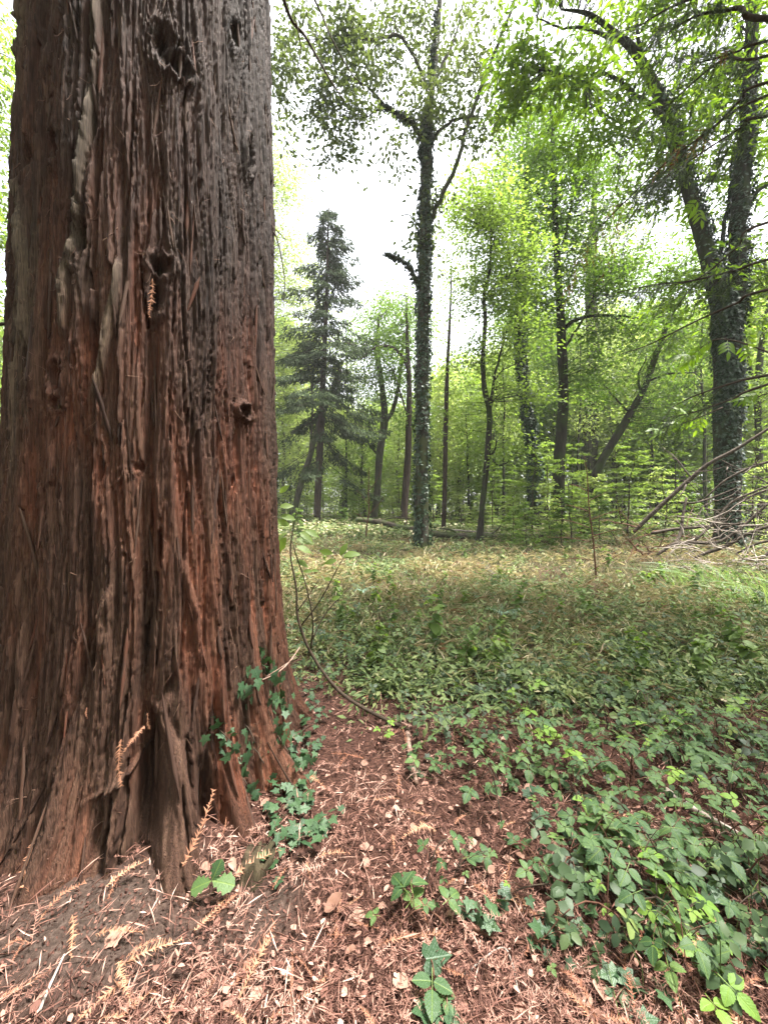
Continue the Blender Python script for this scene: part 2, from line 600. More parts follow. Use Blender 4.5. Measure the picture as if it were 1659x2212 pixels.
def build_ground():
    u = np.linspace(-1, 1, 261)
    xs = np.sinh(u * 5.6) / np.sinh(5.6) * 420
    v = np.linspace(0, 1, 250)
    ys = -6 + 7 * v + np.expm1(v * 6.2) / np.expm1(6.2) * 620
    ys = np.concatenate([np.linspace(-60, -7, 8), ys])
    X, Y = np.meshgrid(xs, ys)
    near = np.clip(1 - np.hypot(X, Y - 1.5) / 5, 0, 1)
    Z = gz(X, Y) + near * (.018 * (fbm(X * 14, Y * 14, 3, 8) - .5) + .012 * (fbm(X * 60, Y * 60, 2, 9) - .5))
    V = np.stack([X, Y, Z], -1).reshape(-1, 3)
    nx, ny = len(xs), len(ys)
    i = (np.arange(ny - 1)[:, None] * nx + np.arange(nx - 1)[None]).ravel()
    me = make_mesh('ground', V, [np.stack([i, i + 1, i + nx + 1, i + nx], -1)], {'soil': bare(X, Y).ravel()})
    m, t, out = nt('forest_floor')
    tc = t.nodes.new('ShaderNodeTexCoord')
    n1 = t.nodes.new('ShaderNodeTexNoise')
    n1.inputs['Scale'].default_value = 55
    n1.inputs['Detail'].default_value = 9
    n1.inputs['Roughness'].default_value = .7
    t.links.new(tc.outputs['Object'], n1.inputs['Vector'])
    n2 = t.nodes.new('ShaderNodeTexNoise')
    n2.inputs['Scale'].default_value = .5
    n2.inputs['Detail'].default_value = 6
    t.links.new(tc.outputs['Object'], n2.inputs['Vector'])
    lit = ramp(t, [(.3, .012, .006, .005), (.5, .04, .019, .014), (.7, .10, .05, .036)])  # dark base, so gaps in the litter read as shadow
    t.links.new(n1.outputs['Fac'], lit.inputs[0])
    soil = ramp(t, [(.25, .015, .010, .008), (.5, .044, .030, .024), (.8, .11, .08, .066)])  # bare soil, lowered further to paint in the shade of this corner
    t.links.new(n1.outputs['Fac'], soil.inputs[0])
    herb = ramp(t, [(.3, .012, .011, .006), (.5, .035, .028, .014), (.7, .08, .058, .03)])  # darkened so gaps under the leaves read as shadow
    t.links.new(n1.outputs['Fac'], herb.inputs[0])
    at_ = t.nodes.new('ShaderNodeAttribute')
    at_.attribute_name = 'soil'
    m1 = t.nodes.new('ShaderNodeMix')
    m1.data_type = 'RGBA'
    t.links.new(at_.outputs['Fac'], m1.inputs[0])
    t.links.new(lit.outputs[0], m1.inputs[6])
    t.links.new(soil.outputs[0], m1.inputs[7])
    sp = t.nodes.new('ShaderNodeSeparateXYZ')
    t.links.new(tc.outputs['Object'], sp.inputs[0])
    mr = t.nodes.new('ShaderNodeMapRange')
    mr.inputs[1].default_value = 3.0
    mr.inputs[2].default_value = 5.0
    t.links.new(sp.outputs['Y'], mr.inputs[0])
    m2 = t.nodes.new('ShaderNodeMix')
    m2.data_type = 'RGBA'
    t.links.new(mr.outputs[0], m2.inputs[0])
    t.links.new(m1.outputs[2], m2.inputs[6])
    t.links.new(herb.outputs[0], m2.inputs[7])
    p = t.nodes.new('ShaderNodeBsdfPrincipled')
    p.inputs['Roughness'].default_value = .95
    p.inputs['Specular IOR Level'].default_value = .1
    t.links.new(m2.outputs[2], p.inputs['Base Color'])
    b = t.nodes.new('ShaderNodeBump')
    b.inputs['Strength'].default_value = .8
    b.inputs['Distance'].default_value = .012
    t.links.new(n1.outputs['Fac'], b.inputs['Height'])
    t.links.new(b.outputs[0], p.inputs['Normal'])
    t.links.new(p.outputs[0], out.inputs[0])
    tag(obj('ground', me, m), 'reddish brown forest floor of the clearing', kind='structure')


build_ground()

# ------------------------------------------------------------------ the big redwood
def base_r(z):
    zz = [-.3, 0, .2, .45, .9, 1.5, 2.95, 4.6, 8, 20, 34]
    rr = [.79, .77, .735, .705, .68, .664, .632, .606, .56, .35, .08]
    return np.interp(z, zz, rr)


def phi_of(px, z=1.5, r=None):
    r = r or float(base_r(z))
    ph = np.linspace(-1.31, 1.31, 1200)
    a = np.arctan2(r * np.sin(ph), TD - r * np.cos(ph)) - TA
    return float(np.interp(829.5 + F * math.tan(0) if px is None else px, 829.5 + F * np.tan(a), ph))


def surf_at(px, py):
    """(phi, z) of the trunk surface seen at a photo point"""
    z = 1.5
    for _ in range(6):
        ph = phi_of(px, z)
        r = float(base_r(z))
        y = AY + r * (math.cos(ph) * TOCAM[1] + math.sin(ph) * TRIGHT[1])
        z = CAM_H - (py - 1106) / F * y
    return ph, z


LOBES = [(372, .30, .11), (150, .15, .16), (30, .15, .15), (262, .12, .09), (475, .20, .09), (560, .24, .11)]
LOBES = [(phi_of(p, .3, .74), a, w) for p, a, w in LOBES] + [(1.55, .12, .2), (-1.5, .16, .22), (2.2, .14, .3), (-2.4, .14, .3), (3.0, .12, .3)]


def macro_r(ph, z):
    r = base_r(z)
    ez = np.exp(-np.clip(z + .0, -.1, 9) / .20)
    ez2 = np.exp(-np.clip(z, 0, 9) / 1.1)
    for p, a, w in LOBES:
        pz = p + .05 * np.sin(z * 2.1 + p * 3)
        g = np.exp(-((ph - pz) / w) ** 2)
        r = r + a * g * ez + .045 * g * ez2
    # slow flutes and bulges of the stem
    r = r + .022 * (fbm(ph * 2.6 + 20, z * .45, 3, 11) - .5) * 2
    r = r + .018 * (fbm(ph * 7 + 40 + .4 * np.sin(z), z * .5, 2, 12) - .5) * 2
    for px, dep, wd, z0, z1 in ((330, .12, .06, .08, .62), (428, .10, .05, -.2, .36), (235, .07, .05, -.2, .34), (508, .06, .045, -.2, .42), (100, .06, .05, -.2, .4), (300, .08, .05, -.2, .2)):
        p0 = phi_of(px, .3, .74) + .03 * np.sin(z * 6 + px)
        r = r - dep * np.exp(-((ph - p0) / wd) ** 2) * np.clip((z - z0) / .15, 0, 1) * np.clip((z1 - z) / .25, 0, 1)
    # the deep seam that runs down the middle
    pc = np.interp(z, [0, .6, 1.2, 2.2, 3.0, 4.6], [phi_of(318), phi_of(322), phi_of(318), phi_of(328), phi_of(352), phi_of(350)])
    pc = pc + .012 * np.sin(z * 7)
    r = r - .055 * np.exp(-((ph - pc) / .05) ** 2) * np.clip((3.4 - z) / .8, .25, 1)
    for px, dep, wd, z0, z1 in ((470, .03, .035, .2, 2.3), (200, .03, .035, -.1, 1.9), (95, .03, .04, .5, 3.6), (250, .02, .03, .0, 2.6), (545, .03, .03, .1, 3.6), (410, .02, .03, -.1, 1.4), (585, .03, .03, 0, 2.4)):
        p0 = phi_of(px) + .03 * np.sin(z * 3.1 + px)
        r = r - dep * np.exp(-((ph - p0) / wd) ** 2) * np.clip((z - z0) / .4, 0, 1) * np.clip((z1 - z) / .5, 0, 1)
    return r


def tpoint(ph, z, r):
    ph = np.asarray(ph, float)
    c, s = np.cos(ph), np.sin(ph)
    return np.stack([AX + r * (c * TOCAM[0] + s * TRIGHT[0]), AY + r * (c * TOCAM[1] + s * TRIGHT[1]), np.asarray(z, float) + 0 * ph], -1)


def tnormal(ph):
    c, s = np.cos(ph), np.sin(ph)
    return np.stack([c * TOCAM[0] + s * TRIGHT[0], c * TOCAM[1] + s * TRIGHT[1], 0 * c], -1)


KNOTS = [  # px, py, width m, height m, depth m, rim m
    (350, 575, .045, .04, .06, .02), (340, 640, .035, .07, .06, .015), (128, 325, .028, .06, .08, .015), (133, 815, .03, .06, .06, .018), (132, 875, .022, .025, .06, .01),
    (522, 892, .05, .03, .06, .035), (355, 105, .055, .09, .05, .012), (385, 150, .06, .05, .05, .02), (532, 335, .025, .09, .06, .02),
    (178, 515, .03, .07, .08, .0), (505, 78, .04, .06, .035, .008), (205, 760, .015, .10, .05, .0), (222, 1010, .016, .09, .06, .0), (330, 1130, .012, .10, .05, .0), (300, 1010, .02, .015, .04, .0)]


def build_redwood():
    rng = np.random.default_rng(21)
    root = empty('redwood_tree', (AX, AY, 0))
    tag(root, 'huge redwood with fibrous red brown furrowed bark filling one side', 'tree')
    fr = np.linspace(-R(104), R(104), 520)
    bk = np.linspace(R(104), R(256), 46)[1:-1]
    ph = np.concatenate([fr, bk])
    zs = np.concatenate([np.linspace(-.22, 4.95, 580), np.linspace(5.05, 34, 50)])
    nf, nz = len(fr), 580
    PH, Z = np.meshgrid(ph, zs)
    Rm = macro_r(np.where(PH > math.pi, PH - 2 * math.pi, PH), Z)
    S = PH * .7
    # fibres wander, bend round the knots and twist toward the roots
    fv = np.abs(fbm(S * 6.5 + .9 * fbm(S * 3, Z * .9, 2, 134), Z * .42 + 3, 2, 133) - .5)
    Rm = Rm - .034 * np.exp(-(fv / .022) ** 2) * (PH < 2) * np.clip((Z + .1) / .5, .3, 1)
    W = .045 * (fbm(S * 1.6 + 3, Z * .8, 2, 31) - .5) * 2 + .016 * (fbm(S * 6, Z * 1.8, 2, 32) - .5) * 2
    W = W + .05 * np.exp(-np.clip(Z, 0, 9) / .35) * (fbm(S * 3, Z * 3, 3, 33) - .5) * 2
    W = W + .004 * (fbm(S * 14, Z * 9, 2, 34) - .5) * 2
    KN = []
    for px, py, w, h, dep, rim in KNOTS:
        p0, z0 = surf_at(px, py)
        KN.append((p0 * .7, z0, w, h, dep, rim))
        ds, dz = S - p0 * .7, Z - z0
        W = W - np.sign(ds) * w * .9 * np.exp(-(ds / (w * 1.8)) ** 2 - (dz / (h * 1.9)) ** 2)
    Sp = S + W
    H = np.full(S.shape, -.032) + .014 * (fbm(Sp * 16, Z * 1.4, 3, 41) - .5) * 2
    ID = .4 + .25 * fbm(Sp * 30, Z * 2, 2, 45)
    Sf, Zf, Hf, If = Sp[:nz, :nf], Z[:nz, :nf], H[:nz, :nf], ID[:nz, :nf]
    s1, z1 = Sf[0], zs[:nz]
    s_ax = fr * .7

    def strips(n, wr, lr, hr, lift, add, sharp):
        nonlocal Hf, If
        s0 = rng.uniform(s_ax[0], s_ax[-1], n)
        z0 = rng.uniform(-.2, 4.9, n)
        w = rng.uniform(*wr, n)
        L = rng.uniform(*lr, n)
        h = rng.uniform(*hr, n)
        sl = rng.normal(0, .05, n)
        cid = np.clip(rng.normal(.5, .24, n), 0, 1)
        asym = rng.uniform(-.4, .4, n)
        for k in range(n):
            a = np.searchsorted(z1, z0[k] - L[k] / 2)
            b = np.searchsorted(z1, z0[k] + L[k] / 2)
            c = np.searchsorted(s_ax, s0[k] - w[k] - .14)
            d = np.searchsorted(s_ax, s0[k] + w[k] + .14)
            if b - a < 2 or d - c < 2:
                continue
            zz = Zf[a:b, c:d] - z0[k]
            t = zz / (L[k] / 2)
            ww = w[k] * (1 - np.abs(t) ** 5) ** .6 + 1e-5
            u = (Sf[a:b, c:d] - s0[k] - sl[k] * zz) / ww
            inside = np.abs(u) < 1
            u = np.clip(u, -1, 1)
            prof = (1 - np.abs(u) ** sharp) * (1 + asym[k] * u)
            hh = (h[k] + lift * np.clip(-t * rng.choice((1, 1, -1)), 0, 1) ** 2) * prof
            if add:
                Hf[a:b, c:d] = np.where(inside, Hf[a:b, c:d] + hh, Hf[a:b, c:d])
                If[a:b, c:d] = np.where(inside & (prof > .3), .55 * If[a:b, c:d] + .45 * cid[k], If[a:b, c:d])
            else:
                m = inside & (hh > Hf[a:b, c:d])
                Hf[a:b, c:d] = np.where(m, hh, Hf[a:b, c:d])
                If[a:b, c:d] = np.where(m, cid[k], If[a:b, c:d])

    strips(400, (.016, .038), (.6, 1.9), (.008, .030), .010, False, 12)
    strips(1300, (.006, .016), (.4, 1.5), (.004, .030), .010, False, 10)
    strips(7000, (.0025, .006), (.2, .9), (-.009, .005), .002, True, 8)
    strips(9000, (.0016, .003), (.1, .6), (-.005, .003), .0, True, 4)
    # the pale diagonal ridges
    GR = np.zeros_like(Hf)
    for pts, w, h in (([(215, -40), (205, 150), (190, 330), (175, 470), (150, 620), (145, 740)], .02, .035), ([(262, 560), (245, 680), (225, 790), (205, 880)], .02, .035),
                      ([(60, 380), (75, 600), (70, 760)], .02, .03), ([(330, 1500), (370, 1590), (395, 1720), (385, 1850)], .03, .05), ([(335, 1600), (290, 1650), (200, 1720)], .025, .05),
                      ([(385, 1190), (420, 1330), (430, 1440)], .018, .03), ([(250, 1260), (225, 1330), (230, 1420)], .02, .025)):
        pz = np.array([surf_at(*p) for p in pts])
        pz = pz[np.argsort(pz[:, 1])]
        cs = np.interp(Zf, pz[:, 1], pz[:, 0]) * .7 + .01 * (fbm(Zf * 6, 0 * Zf + w * 99, 2, 51) - .5)
        ins = np.clip((Zf - pz[0, 1]) / .08, 0, 1) * np.clip((pz[-1, 1] - Zf) / .08, 0, 1)
        ww = w * (.7 + .6 * fbm(Zf * 5, 0 * Zf + h * 77, 2, 52))
        g = np.clip(1 - np.abs((fr * .7)[None] - cs) / ww, 0, 1) ** .6 * ins
        Hf = Hf + h * g
        if pts[0][1] < 700:
            GR = np.maximum(GR, g)
    H[:nz, :nf] = Hf
    ID[:nz, :nf] = If
    dark = np.zeros_like(H)
    for s0, z0, w, h, dep, rim in KN:
        q = ((S - s0) / w) ** 2 + ((Z - z0) / h) ** 2
        q = q * (1 + .5 * (fbm(S * 40, Z * 30, 2, 61) - .5))
        H = H - dep * np.exp(-q * 1.3) + rim * np.exp(-((np.sqrt(q) - 1.35) / .45) ** 2) * (.6 + .8 * fbm(S * 25, Z * 25, 2, 62))
        dark = np.maximum(dark, np.exp(-q * .9) * (1 if rim > 0 else .3))  # knot wood; rimless hollows get a weaker dark as painted shade
    fade = np.where(PH > R(105), .3, 1.0)
    V = tpoint(PH, Z, Rm + H * fade)
    V[..., 2] += .012 * (fbm(S * 9, Z * 5, 2, 63) - .5) * (Z < 4.9)
    V = V.reshape(-1, 3) - np.array([AX, AY, 0])
    # albedo: weathered grey-brown outer strips, red inner bark, lichen-grey ridges, dark knot wood, some painted shade
    t = np.clip(ID + .35 * (fbm(Sp * 5, Z * 1.1, 3, 71) - .5), 0, 1)[..., None]
    c0, c1, c2 = np.array([.014, .006, .004]), np.array([.043, .0215, .014]), np.array([.088, .051, .034])
    col = np.where(t < .5, c0 + (c1 - c0) * t * 2, c1 + (c2 - c1) * (t * 2 - 1))
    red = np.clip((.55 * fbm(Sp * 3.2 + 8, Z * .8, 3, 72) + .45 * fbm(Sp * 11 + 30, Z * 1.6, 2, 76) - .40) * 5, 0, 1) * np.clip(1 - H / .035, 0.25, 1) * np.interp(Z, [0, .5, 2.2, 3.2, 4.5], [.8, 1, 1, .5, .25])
    redc = np.array([.148, .044, .021]) * (.7 + .7 * t)
    col = col + (redc - col) * red[..., None] * .85
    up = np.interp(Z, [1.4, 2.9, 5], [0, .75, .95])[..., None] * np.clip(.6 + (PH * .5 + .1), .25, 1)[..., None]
    gray = np.array([.023, .018, .0165]) * (.6 + .9 * t)  # upper bark greyed and darkened, partly as painted shade
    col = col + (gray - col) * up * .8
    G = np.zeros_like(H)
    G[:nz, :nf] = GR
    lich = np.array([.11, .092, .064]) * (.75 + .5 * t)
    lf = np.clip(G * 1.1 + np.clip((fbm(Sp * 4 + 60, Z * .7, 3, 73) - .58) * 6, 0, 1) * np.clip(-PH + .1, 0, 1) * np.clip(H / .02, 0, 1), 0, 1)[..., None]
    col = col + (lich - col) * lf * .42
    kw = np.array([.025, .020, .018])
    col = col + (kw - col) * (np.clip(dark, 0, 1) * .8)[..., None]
    nz2, nc = PH.shape
    i = (np.arange(nz2 - 1)[:, None] * nc)
    j = np.arange(nc)[None]
    k = (j + 1) % nc
    fs = np.stack([i + j, i + k, i + nc + k, i + nc + j], -1).reshape(-1, 4)
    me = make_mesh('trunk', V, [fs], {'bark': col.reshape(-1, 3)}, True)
    m, tr, out = nt('redwood_bark')
    a = tr.nodes.new('ShaderNodeAttribute')
    a.attribute_name = 'bark'
    tc = tr.nodes.new('ShaderNodeTexCoord')
    mp = tr.nodes.new('ShaderNodeMapping')
    mp.inputs['Scale'].default_value = (190, 190, 9)
    tr.links.new(tc.outputs['Object'], mp.inputs[0])
    n = tr.nodes.new('ShaderNodeTexNoise')
    n.inputs['Scale'].default_value = 1
    n.inputs['Detail'].default_value = 5
    n.inputs['Distortion'].default_value = .6
    tr.links.new(mp.outputs[0], n.inputs['Vector'])
    r = ramp(tr, [(.3, .5, .48, .46), (.7, 1.5, 1.5, 1.5)])
    tr.links.new(n.outputs['Fac'], r.inputs[0])
    mu = tr.nodes.new('ShaderNodeMix')
    mu.data_type = 'RGBA'
    mu.blend_type = 'MULTIPLY'
    mu.inputs[0].default_value = 1
    tr.links.new(a.outputs['Color'], mu.inputs[6])
    tr.links.new(r.outputs[0], mu.inputs[7])
    p = tr.nodes.new('ShaderNodeBsdfPrincipled')
    p.inputs['Roughness'].default_value = .85
    p.inputs['Specular IOR Level'].default_value = .18
    tr.links.new(mu.outputs[2], p.inputs['Base Color'])
    b = tr.nodes.new('ShaderNodeBump')
    b.inputs['Strength'].default_value = 1.0
    b.inputs['Distance'].default_value = .006
    tr.links.new(n.outputs['Fac'], b.inputs['Height'])
    tr.links.new(b.outputs[0], p.inputs['Normal'])
    tr.links.new(p.outputs[0], out.inputs[0])
    trunk = obj('trunk', me, m, root)

    def surf_r(p_, z_):
        ci = np.clip(np.searchsorted(fr, p_), 0, nf - 1)
        ri = np.clip(np.searchsorted(zs[:nz], z_), 0, nz - 1)
        return (Rm + H)[ri, ci]

    # loose fibres standing off the bark
    g = Geo()
    for _ in range(420):
        p0, z0 = rng.uniform(-1.3, 1.3), rng.uniform(.0, 4.4) ** 1.0
        L = rng.uniform(.02, .07)
        r0 = surf_r(p0, z0) + .002
        a0 = rng.normal(-1.57, .7)
        n_ = 5
        tt = np.linspace(0, 1, n_)
        pp = p0 + np.cos(a0) * L * tt / .7 + rng.normal(0, .012) * tt ** 2
        zz = z0 + np.sin(a0) * L * tt
        P = tpoint(pp, zz, surf_r(pp, zz) * .5 + r0 * .5 + .004 + .02 * rng.random() * tt ** 2) - np.array([AX, AY, 0])
        V_, f_ = tube(P, np.linspace(.0016, .0006, n_) * rng.uniform(.7, 1.5), 3, cap=False)
        g.add(V_, f_, rng.random())
    fm = leaf_mat('bark_fibre', [(.05, .022, .014), (.10, .05, .033), (.17, .10, .07)], 0, rough=.8, spec=.2, objr=0)
    fo = obj('bark_fibre', g.mesh('bark_fibre'), fm, trunk, 'stuff')
    # peeling strips of bark, each a piece of its own
    sm = leaf_mat('bark_strip', [(.016, .007, .0045), (.036, .018, .012), (.06, .034, .023), (.07, .021, .011)], 0, rough=.85, spec=.2, objr=.75)
    metas = []
    for q in range(6):
        rr = np.random.default_rng(100 + q)
        n_ = 9
        x = np.linspace(0, 1, n_)
        w = .5 * (1 - np.abs(2 * x - 1) ** 2.2) ** .7 * (1 + .3 * rr.normal(size=n_)) + .03
        bend = .10 * np.sin(x * 3 + q) * rr.uniform(.3, 1)
        lift = 1.1 * np.clip(x - .5, 0, 1) ** 2 * rr.uniform(.1, 1.0)
        Vv = []
        for k_ in range(n_):
            Vv += [(x[k_], bend[k_] + w[k_], lift[k_] - .10), (x[k_], bend[k_] + .3 * w[k_], lift[k_] + .06), (x[k_], bend[k_] - .5 * w[k_], lift[k_] + .03), (x[k_], bend[k_] - w[k_], lift[k_] - .10)]
        Vv = np.array(Vv)
        Vv2 = Vv - np.array([0, 0, .10])
        A_ = np.arange(n_ - 1)[:, None] * 4
        B_ = np.arange(3)[None]
        top = np.stack([A_ + B_, A_ + B_ + 4, A_ + B_ + 5, A_ + B_ + 1], -1).reshape(-1, 4)
        bot = top[:, ::-1] + n_ * 4
        sd_ = np.concatenate([np.stack([A_[:, 0], A_[:, 0] + n_ * 4, A_[:, 0] + n_ * 4 + 4, A_[:, 0] + 4], -1), np.stack([A_[:, 0] + 3, A_[:, 0] + 7, A_[:, 0] + n_ * 4 + 7, A_[:, 0] + n_ * 4 + 3], -1)])
        me_ = make_mesh('bark_strip', np.vstack([Vv, Vv2]), [top, bot, sd_], {'rnd': np.tile(rr.random(n_ * 4), 2)}, True)
        me_.materials.append(sm)
        metas.append(me_)
    for q in range(170):
        p0, z0 = rng.uniform(-1.25, 1.25), rng.uniform(.1, 4.4)
        L, wd = rng.uniform(.12, .42), rng.uniform(.004, .010)
        a0 = (-1.57 if rng.random() < .75 else 1.57) + rng.normal(0, .13)
        r0 = surf_r(p0, z0)
        pe, ze = p0 + math.cos(a0) * L / .7, z0 + math.sin(a0) * L
        P0, P1 = tpoint(p0, z0, r0 + .002), tpoint(pe, ze, surf_r(pe, ze) + .004)
        nrm_ = tnormal(np.array(p0))
        d, b_, n_ = frames((P1 - P0)[None], nrm_[None])
        Lw = np.linalg.norm(P1 - P0)
        o = obj('bark_strip', metas[q % 6], None, trunk)
        mw = Matrix(((d[0][0] * Lw, b_[0][0] * wd * 2, n_[0][0] * .03, P0[0] - AX), (d[0][1] * Lw, b_[0][1] * wd * 2, n_[0][1] * .03, P0[1] - AY), (d[0][2] * Lw, b_[0][2] * wd * 2, n_[0][2] * .03, P0[2]), (0, 0, 0, 1)))
        o.matrix_local = mw
    # a mossy broken root stub beside the right-hand root
    c = gp(548, 1885)
    n_, sg = 16, 26
    hh = np.linspace(-.05, .20, n_)
    aa = np.linspace(0, 2 * np.pi, sg, endpoint=False)
    rad = np.interp(hh, [-.05, 0, .08, .2], [.085, .07, .055, .05])[:, None] * (1 + .35 * (fbm(hh[:, None] * 9 + 0 * aa, 3 * np.cos(aa)[None] + 5, 3, 7) - .5) + .12 * np.sin(aa * 5 + 1)[None])
    jag = .05 * (fbm(np.cos(aa) * 2 + 3, np.sin(aa) * 2, 2, 8) - .2)
    top_z = .065 + jag
    ZZ = np.minimum(hh[:, None], top_z[None])
    shr = np.where(hh[:, None] > top_z[None], .25 + 0 * ZZ, 1.0)
    Vs = np.stack([c[0] + rad * shr * np.cos(aa) + ZZ * .25, c[1] + rad * shr * np.sin(aa) + ZZ * .3, c[2] + ZZ - .05 * (shr < 1)], -1).reshape(-1, 3)
    ii = np.arange(n_ - 1)[:, None] * sg
    jj = np.arange(sg)[None]
    kk = (jj + 1) % sg
    me_ = make_mesh('root_stub', Vs - np.array([AX, AY, 0]), [np.stack([ii + jj, ii + kk, ii + sg + kk, ii + sg + jj], -1).reshape(-1, 4)], None, True)
    obj('root_stub', me_, M['moss_stub'], root)
    # low dead twigs that stick out of the trunk's right side, and the hanging lower branches
    lb = []
    for pts, r0 in (([(583, 490, 2.55), (600, 520, 2.5), (615, 600, 2.5), (612, 660, 2.5)], .006), ([(583, 485, 2.6), (600, 500, 2.6), (620, 520, 2.6)], .005),
                    ([(560, -220, 2.6), (620, 20, 3.0), (660, 80, 3.1), (700, 150, 3.2), (740, 215, 3.2)], .016), ([(640, 45, 3.05), (650, 110, 3.1), (640, 160, 3.1)], .006),
                    ([(600, -160, 2.8), (690, 20, 3.3), (715, 80, 3.3), (760, 160, 3.4), (790, 185, 3.4)], .010)):
        P = spline([at(*p) for p in pts], 6)
        V_, f_ = tube(P, np.linspace(r0, r0 * .3, len(P)), 5, .15)
        lb.append(obj('branch', Geo().add(V_ - np.array([AX, AY, 0]), f_).mesh('branch'), M['twig'], root))
    for pts in ([(25, 703, 2.0), (8, 700, 1.95), (-15, 705, 1.9)],):
        P = spline([at(*p) for p in pts], 4)
        V_, f_ = tube(P, np.linspace(.012, .006, len(P)), 5)
        obj('branch', Geo().add(V_ - np.array([AX, AY, 0]), f_).mesh('branch'), M['twig'], root)
    # the crown high overhead: limbs and needle sprays
    gl, pos, dr = Geo(), [], []
    for q in range(46):
        z0 = rng.uniform(12.5, 31)
        az = rng.uniform(0, 2 * math.pi)
        L = (34 - z0) * .16 + 1.0
        L *= rng.uniform(.8, 1.2)
        x = np.linspace(0, 1, 8)
        P = np.stack([np.cos(az) * L * x, np.sin(az) * L * x, z0 - .9 * L * x * .55 + .25 * L * x * x], -1)
        V_, f_ = tube(P, np.linspace(.05, .012, 8), 4, cap=False)
        gl.add(V_, f_)
        for _ in range(55):
            i_ = rng.integers(2, 8)
            pos.append(P[i_] + rng.normal(0, .25, 3) * [1, 1, .4])
            dr.append([math.cos(az) + rng.normal(0, .8), math.sin(az) + rng.normal(0, .8), -.4])
    obj('limb', gl.mesh('limb'), M['twig'], root, 'stuff')
    pos, dr = np.array(pos), np.array(dr)
    T, fs = RHOMB
    V_, f_, k = stamp(T, fs, pos, dr, np.tile([0, 0, 1.], (len(pos), 1)) + rng.normal(0, .3, (len(pos), 3)), rng.uniform(.35, .6, len(pos)))
    obj('crown', Geo().add(V_, f_, np.repeat(rng.random(len(pos)), k)).mesh('crown'), M['leaf_redwood'], root, 'stuff')
    return surf_r


surf_r = build_redwood()

# ------------------------------------------------------------------ trees


def leaves_mesh(name, tmpl, pos, d, n, sc, rng, origin=(0, 0, 0), rnd=None):
    V, f, k = stamp(tmpl[0], tmpl[1], np.asarray(pos), d, n, sc)
    r = rng.random(len(pos)) if rnd is None else rnd
    return Geo().add(V, f, np.repeat(r, k)).mesh(name, True, origin)


def clusters(C, per, spread, rng, flat=.45, droop=.25, up=.8):
    """leaf positions, directions and normals round cluster centres"""
    n = len(C) * per
    a = np.repeat(rng.uniform(0, 6.28, len(C)), per)
    e = rng.normal(0, 1, (n, 3)) * np.array([1.45, .62, flat])
    e[:, 2] -= .35 * np.abs(e[:, 1]) * flat
    off = np.stack([e[:, 0] * np.cos(a) - e[:, 1] * np.sin(a), e[:, 0] * np.sin(a) + e[:, 1] * np.cos(a), e[:, 2]], -1) * (np.repeat(spread, per)[:, None] if np.ndim(spread) else spread)
    pos = np.repeat(C, per, 0) + off
    pos[:, 2] -= droop * (off[:, 0] ** 2 + off[:, 1] ** 2) / (np.mean(spread) + .01) * .4
    d = norm(off * [1, 1, .4] + rng.normal(0, .5, (n, 3)) * np.mean(spread)) + np.array([0, 0, -droop])
    nn = np.array([0, 0, up]) + rng.normal(0, .55, (n, 3))
    return pos, d, nn


def limb_curve(pts, rng, wob=.0, n=5):
    P = np.array([at(*p[:3]) for p in pts])
    rr = np.array([p[3] / F * p[2] for p in pts])
    Q = spline(np.column_stack([P, rr]), n)
    if wob:
        Q[1:-1, :3] += rng.normal(0, wob, (len(Q) - 2, 3)) * [1, 1, .3]
    return Q


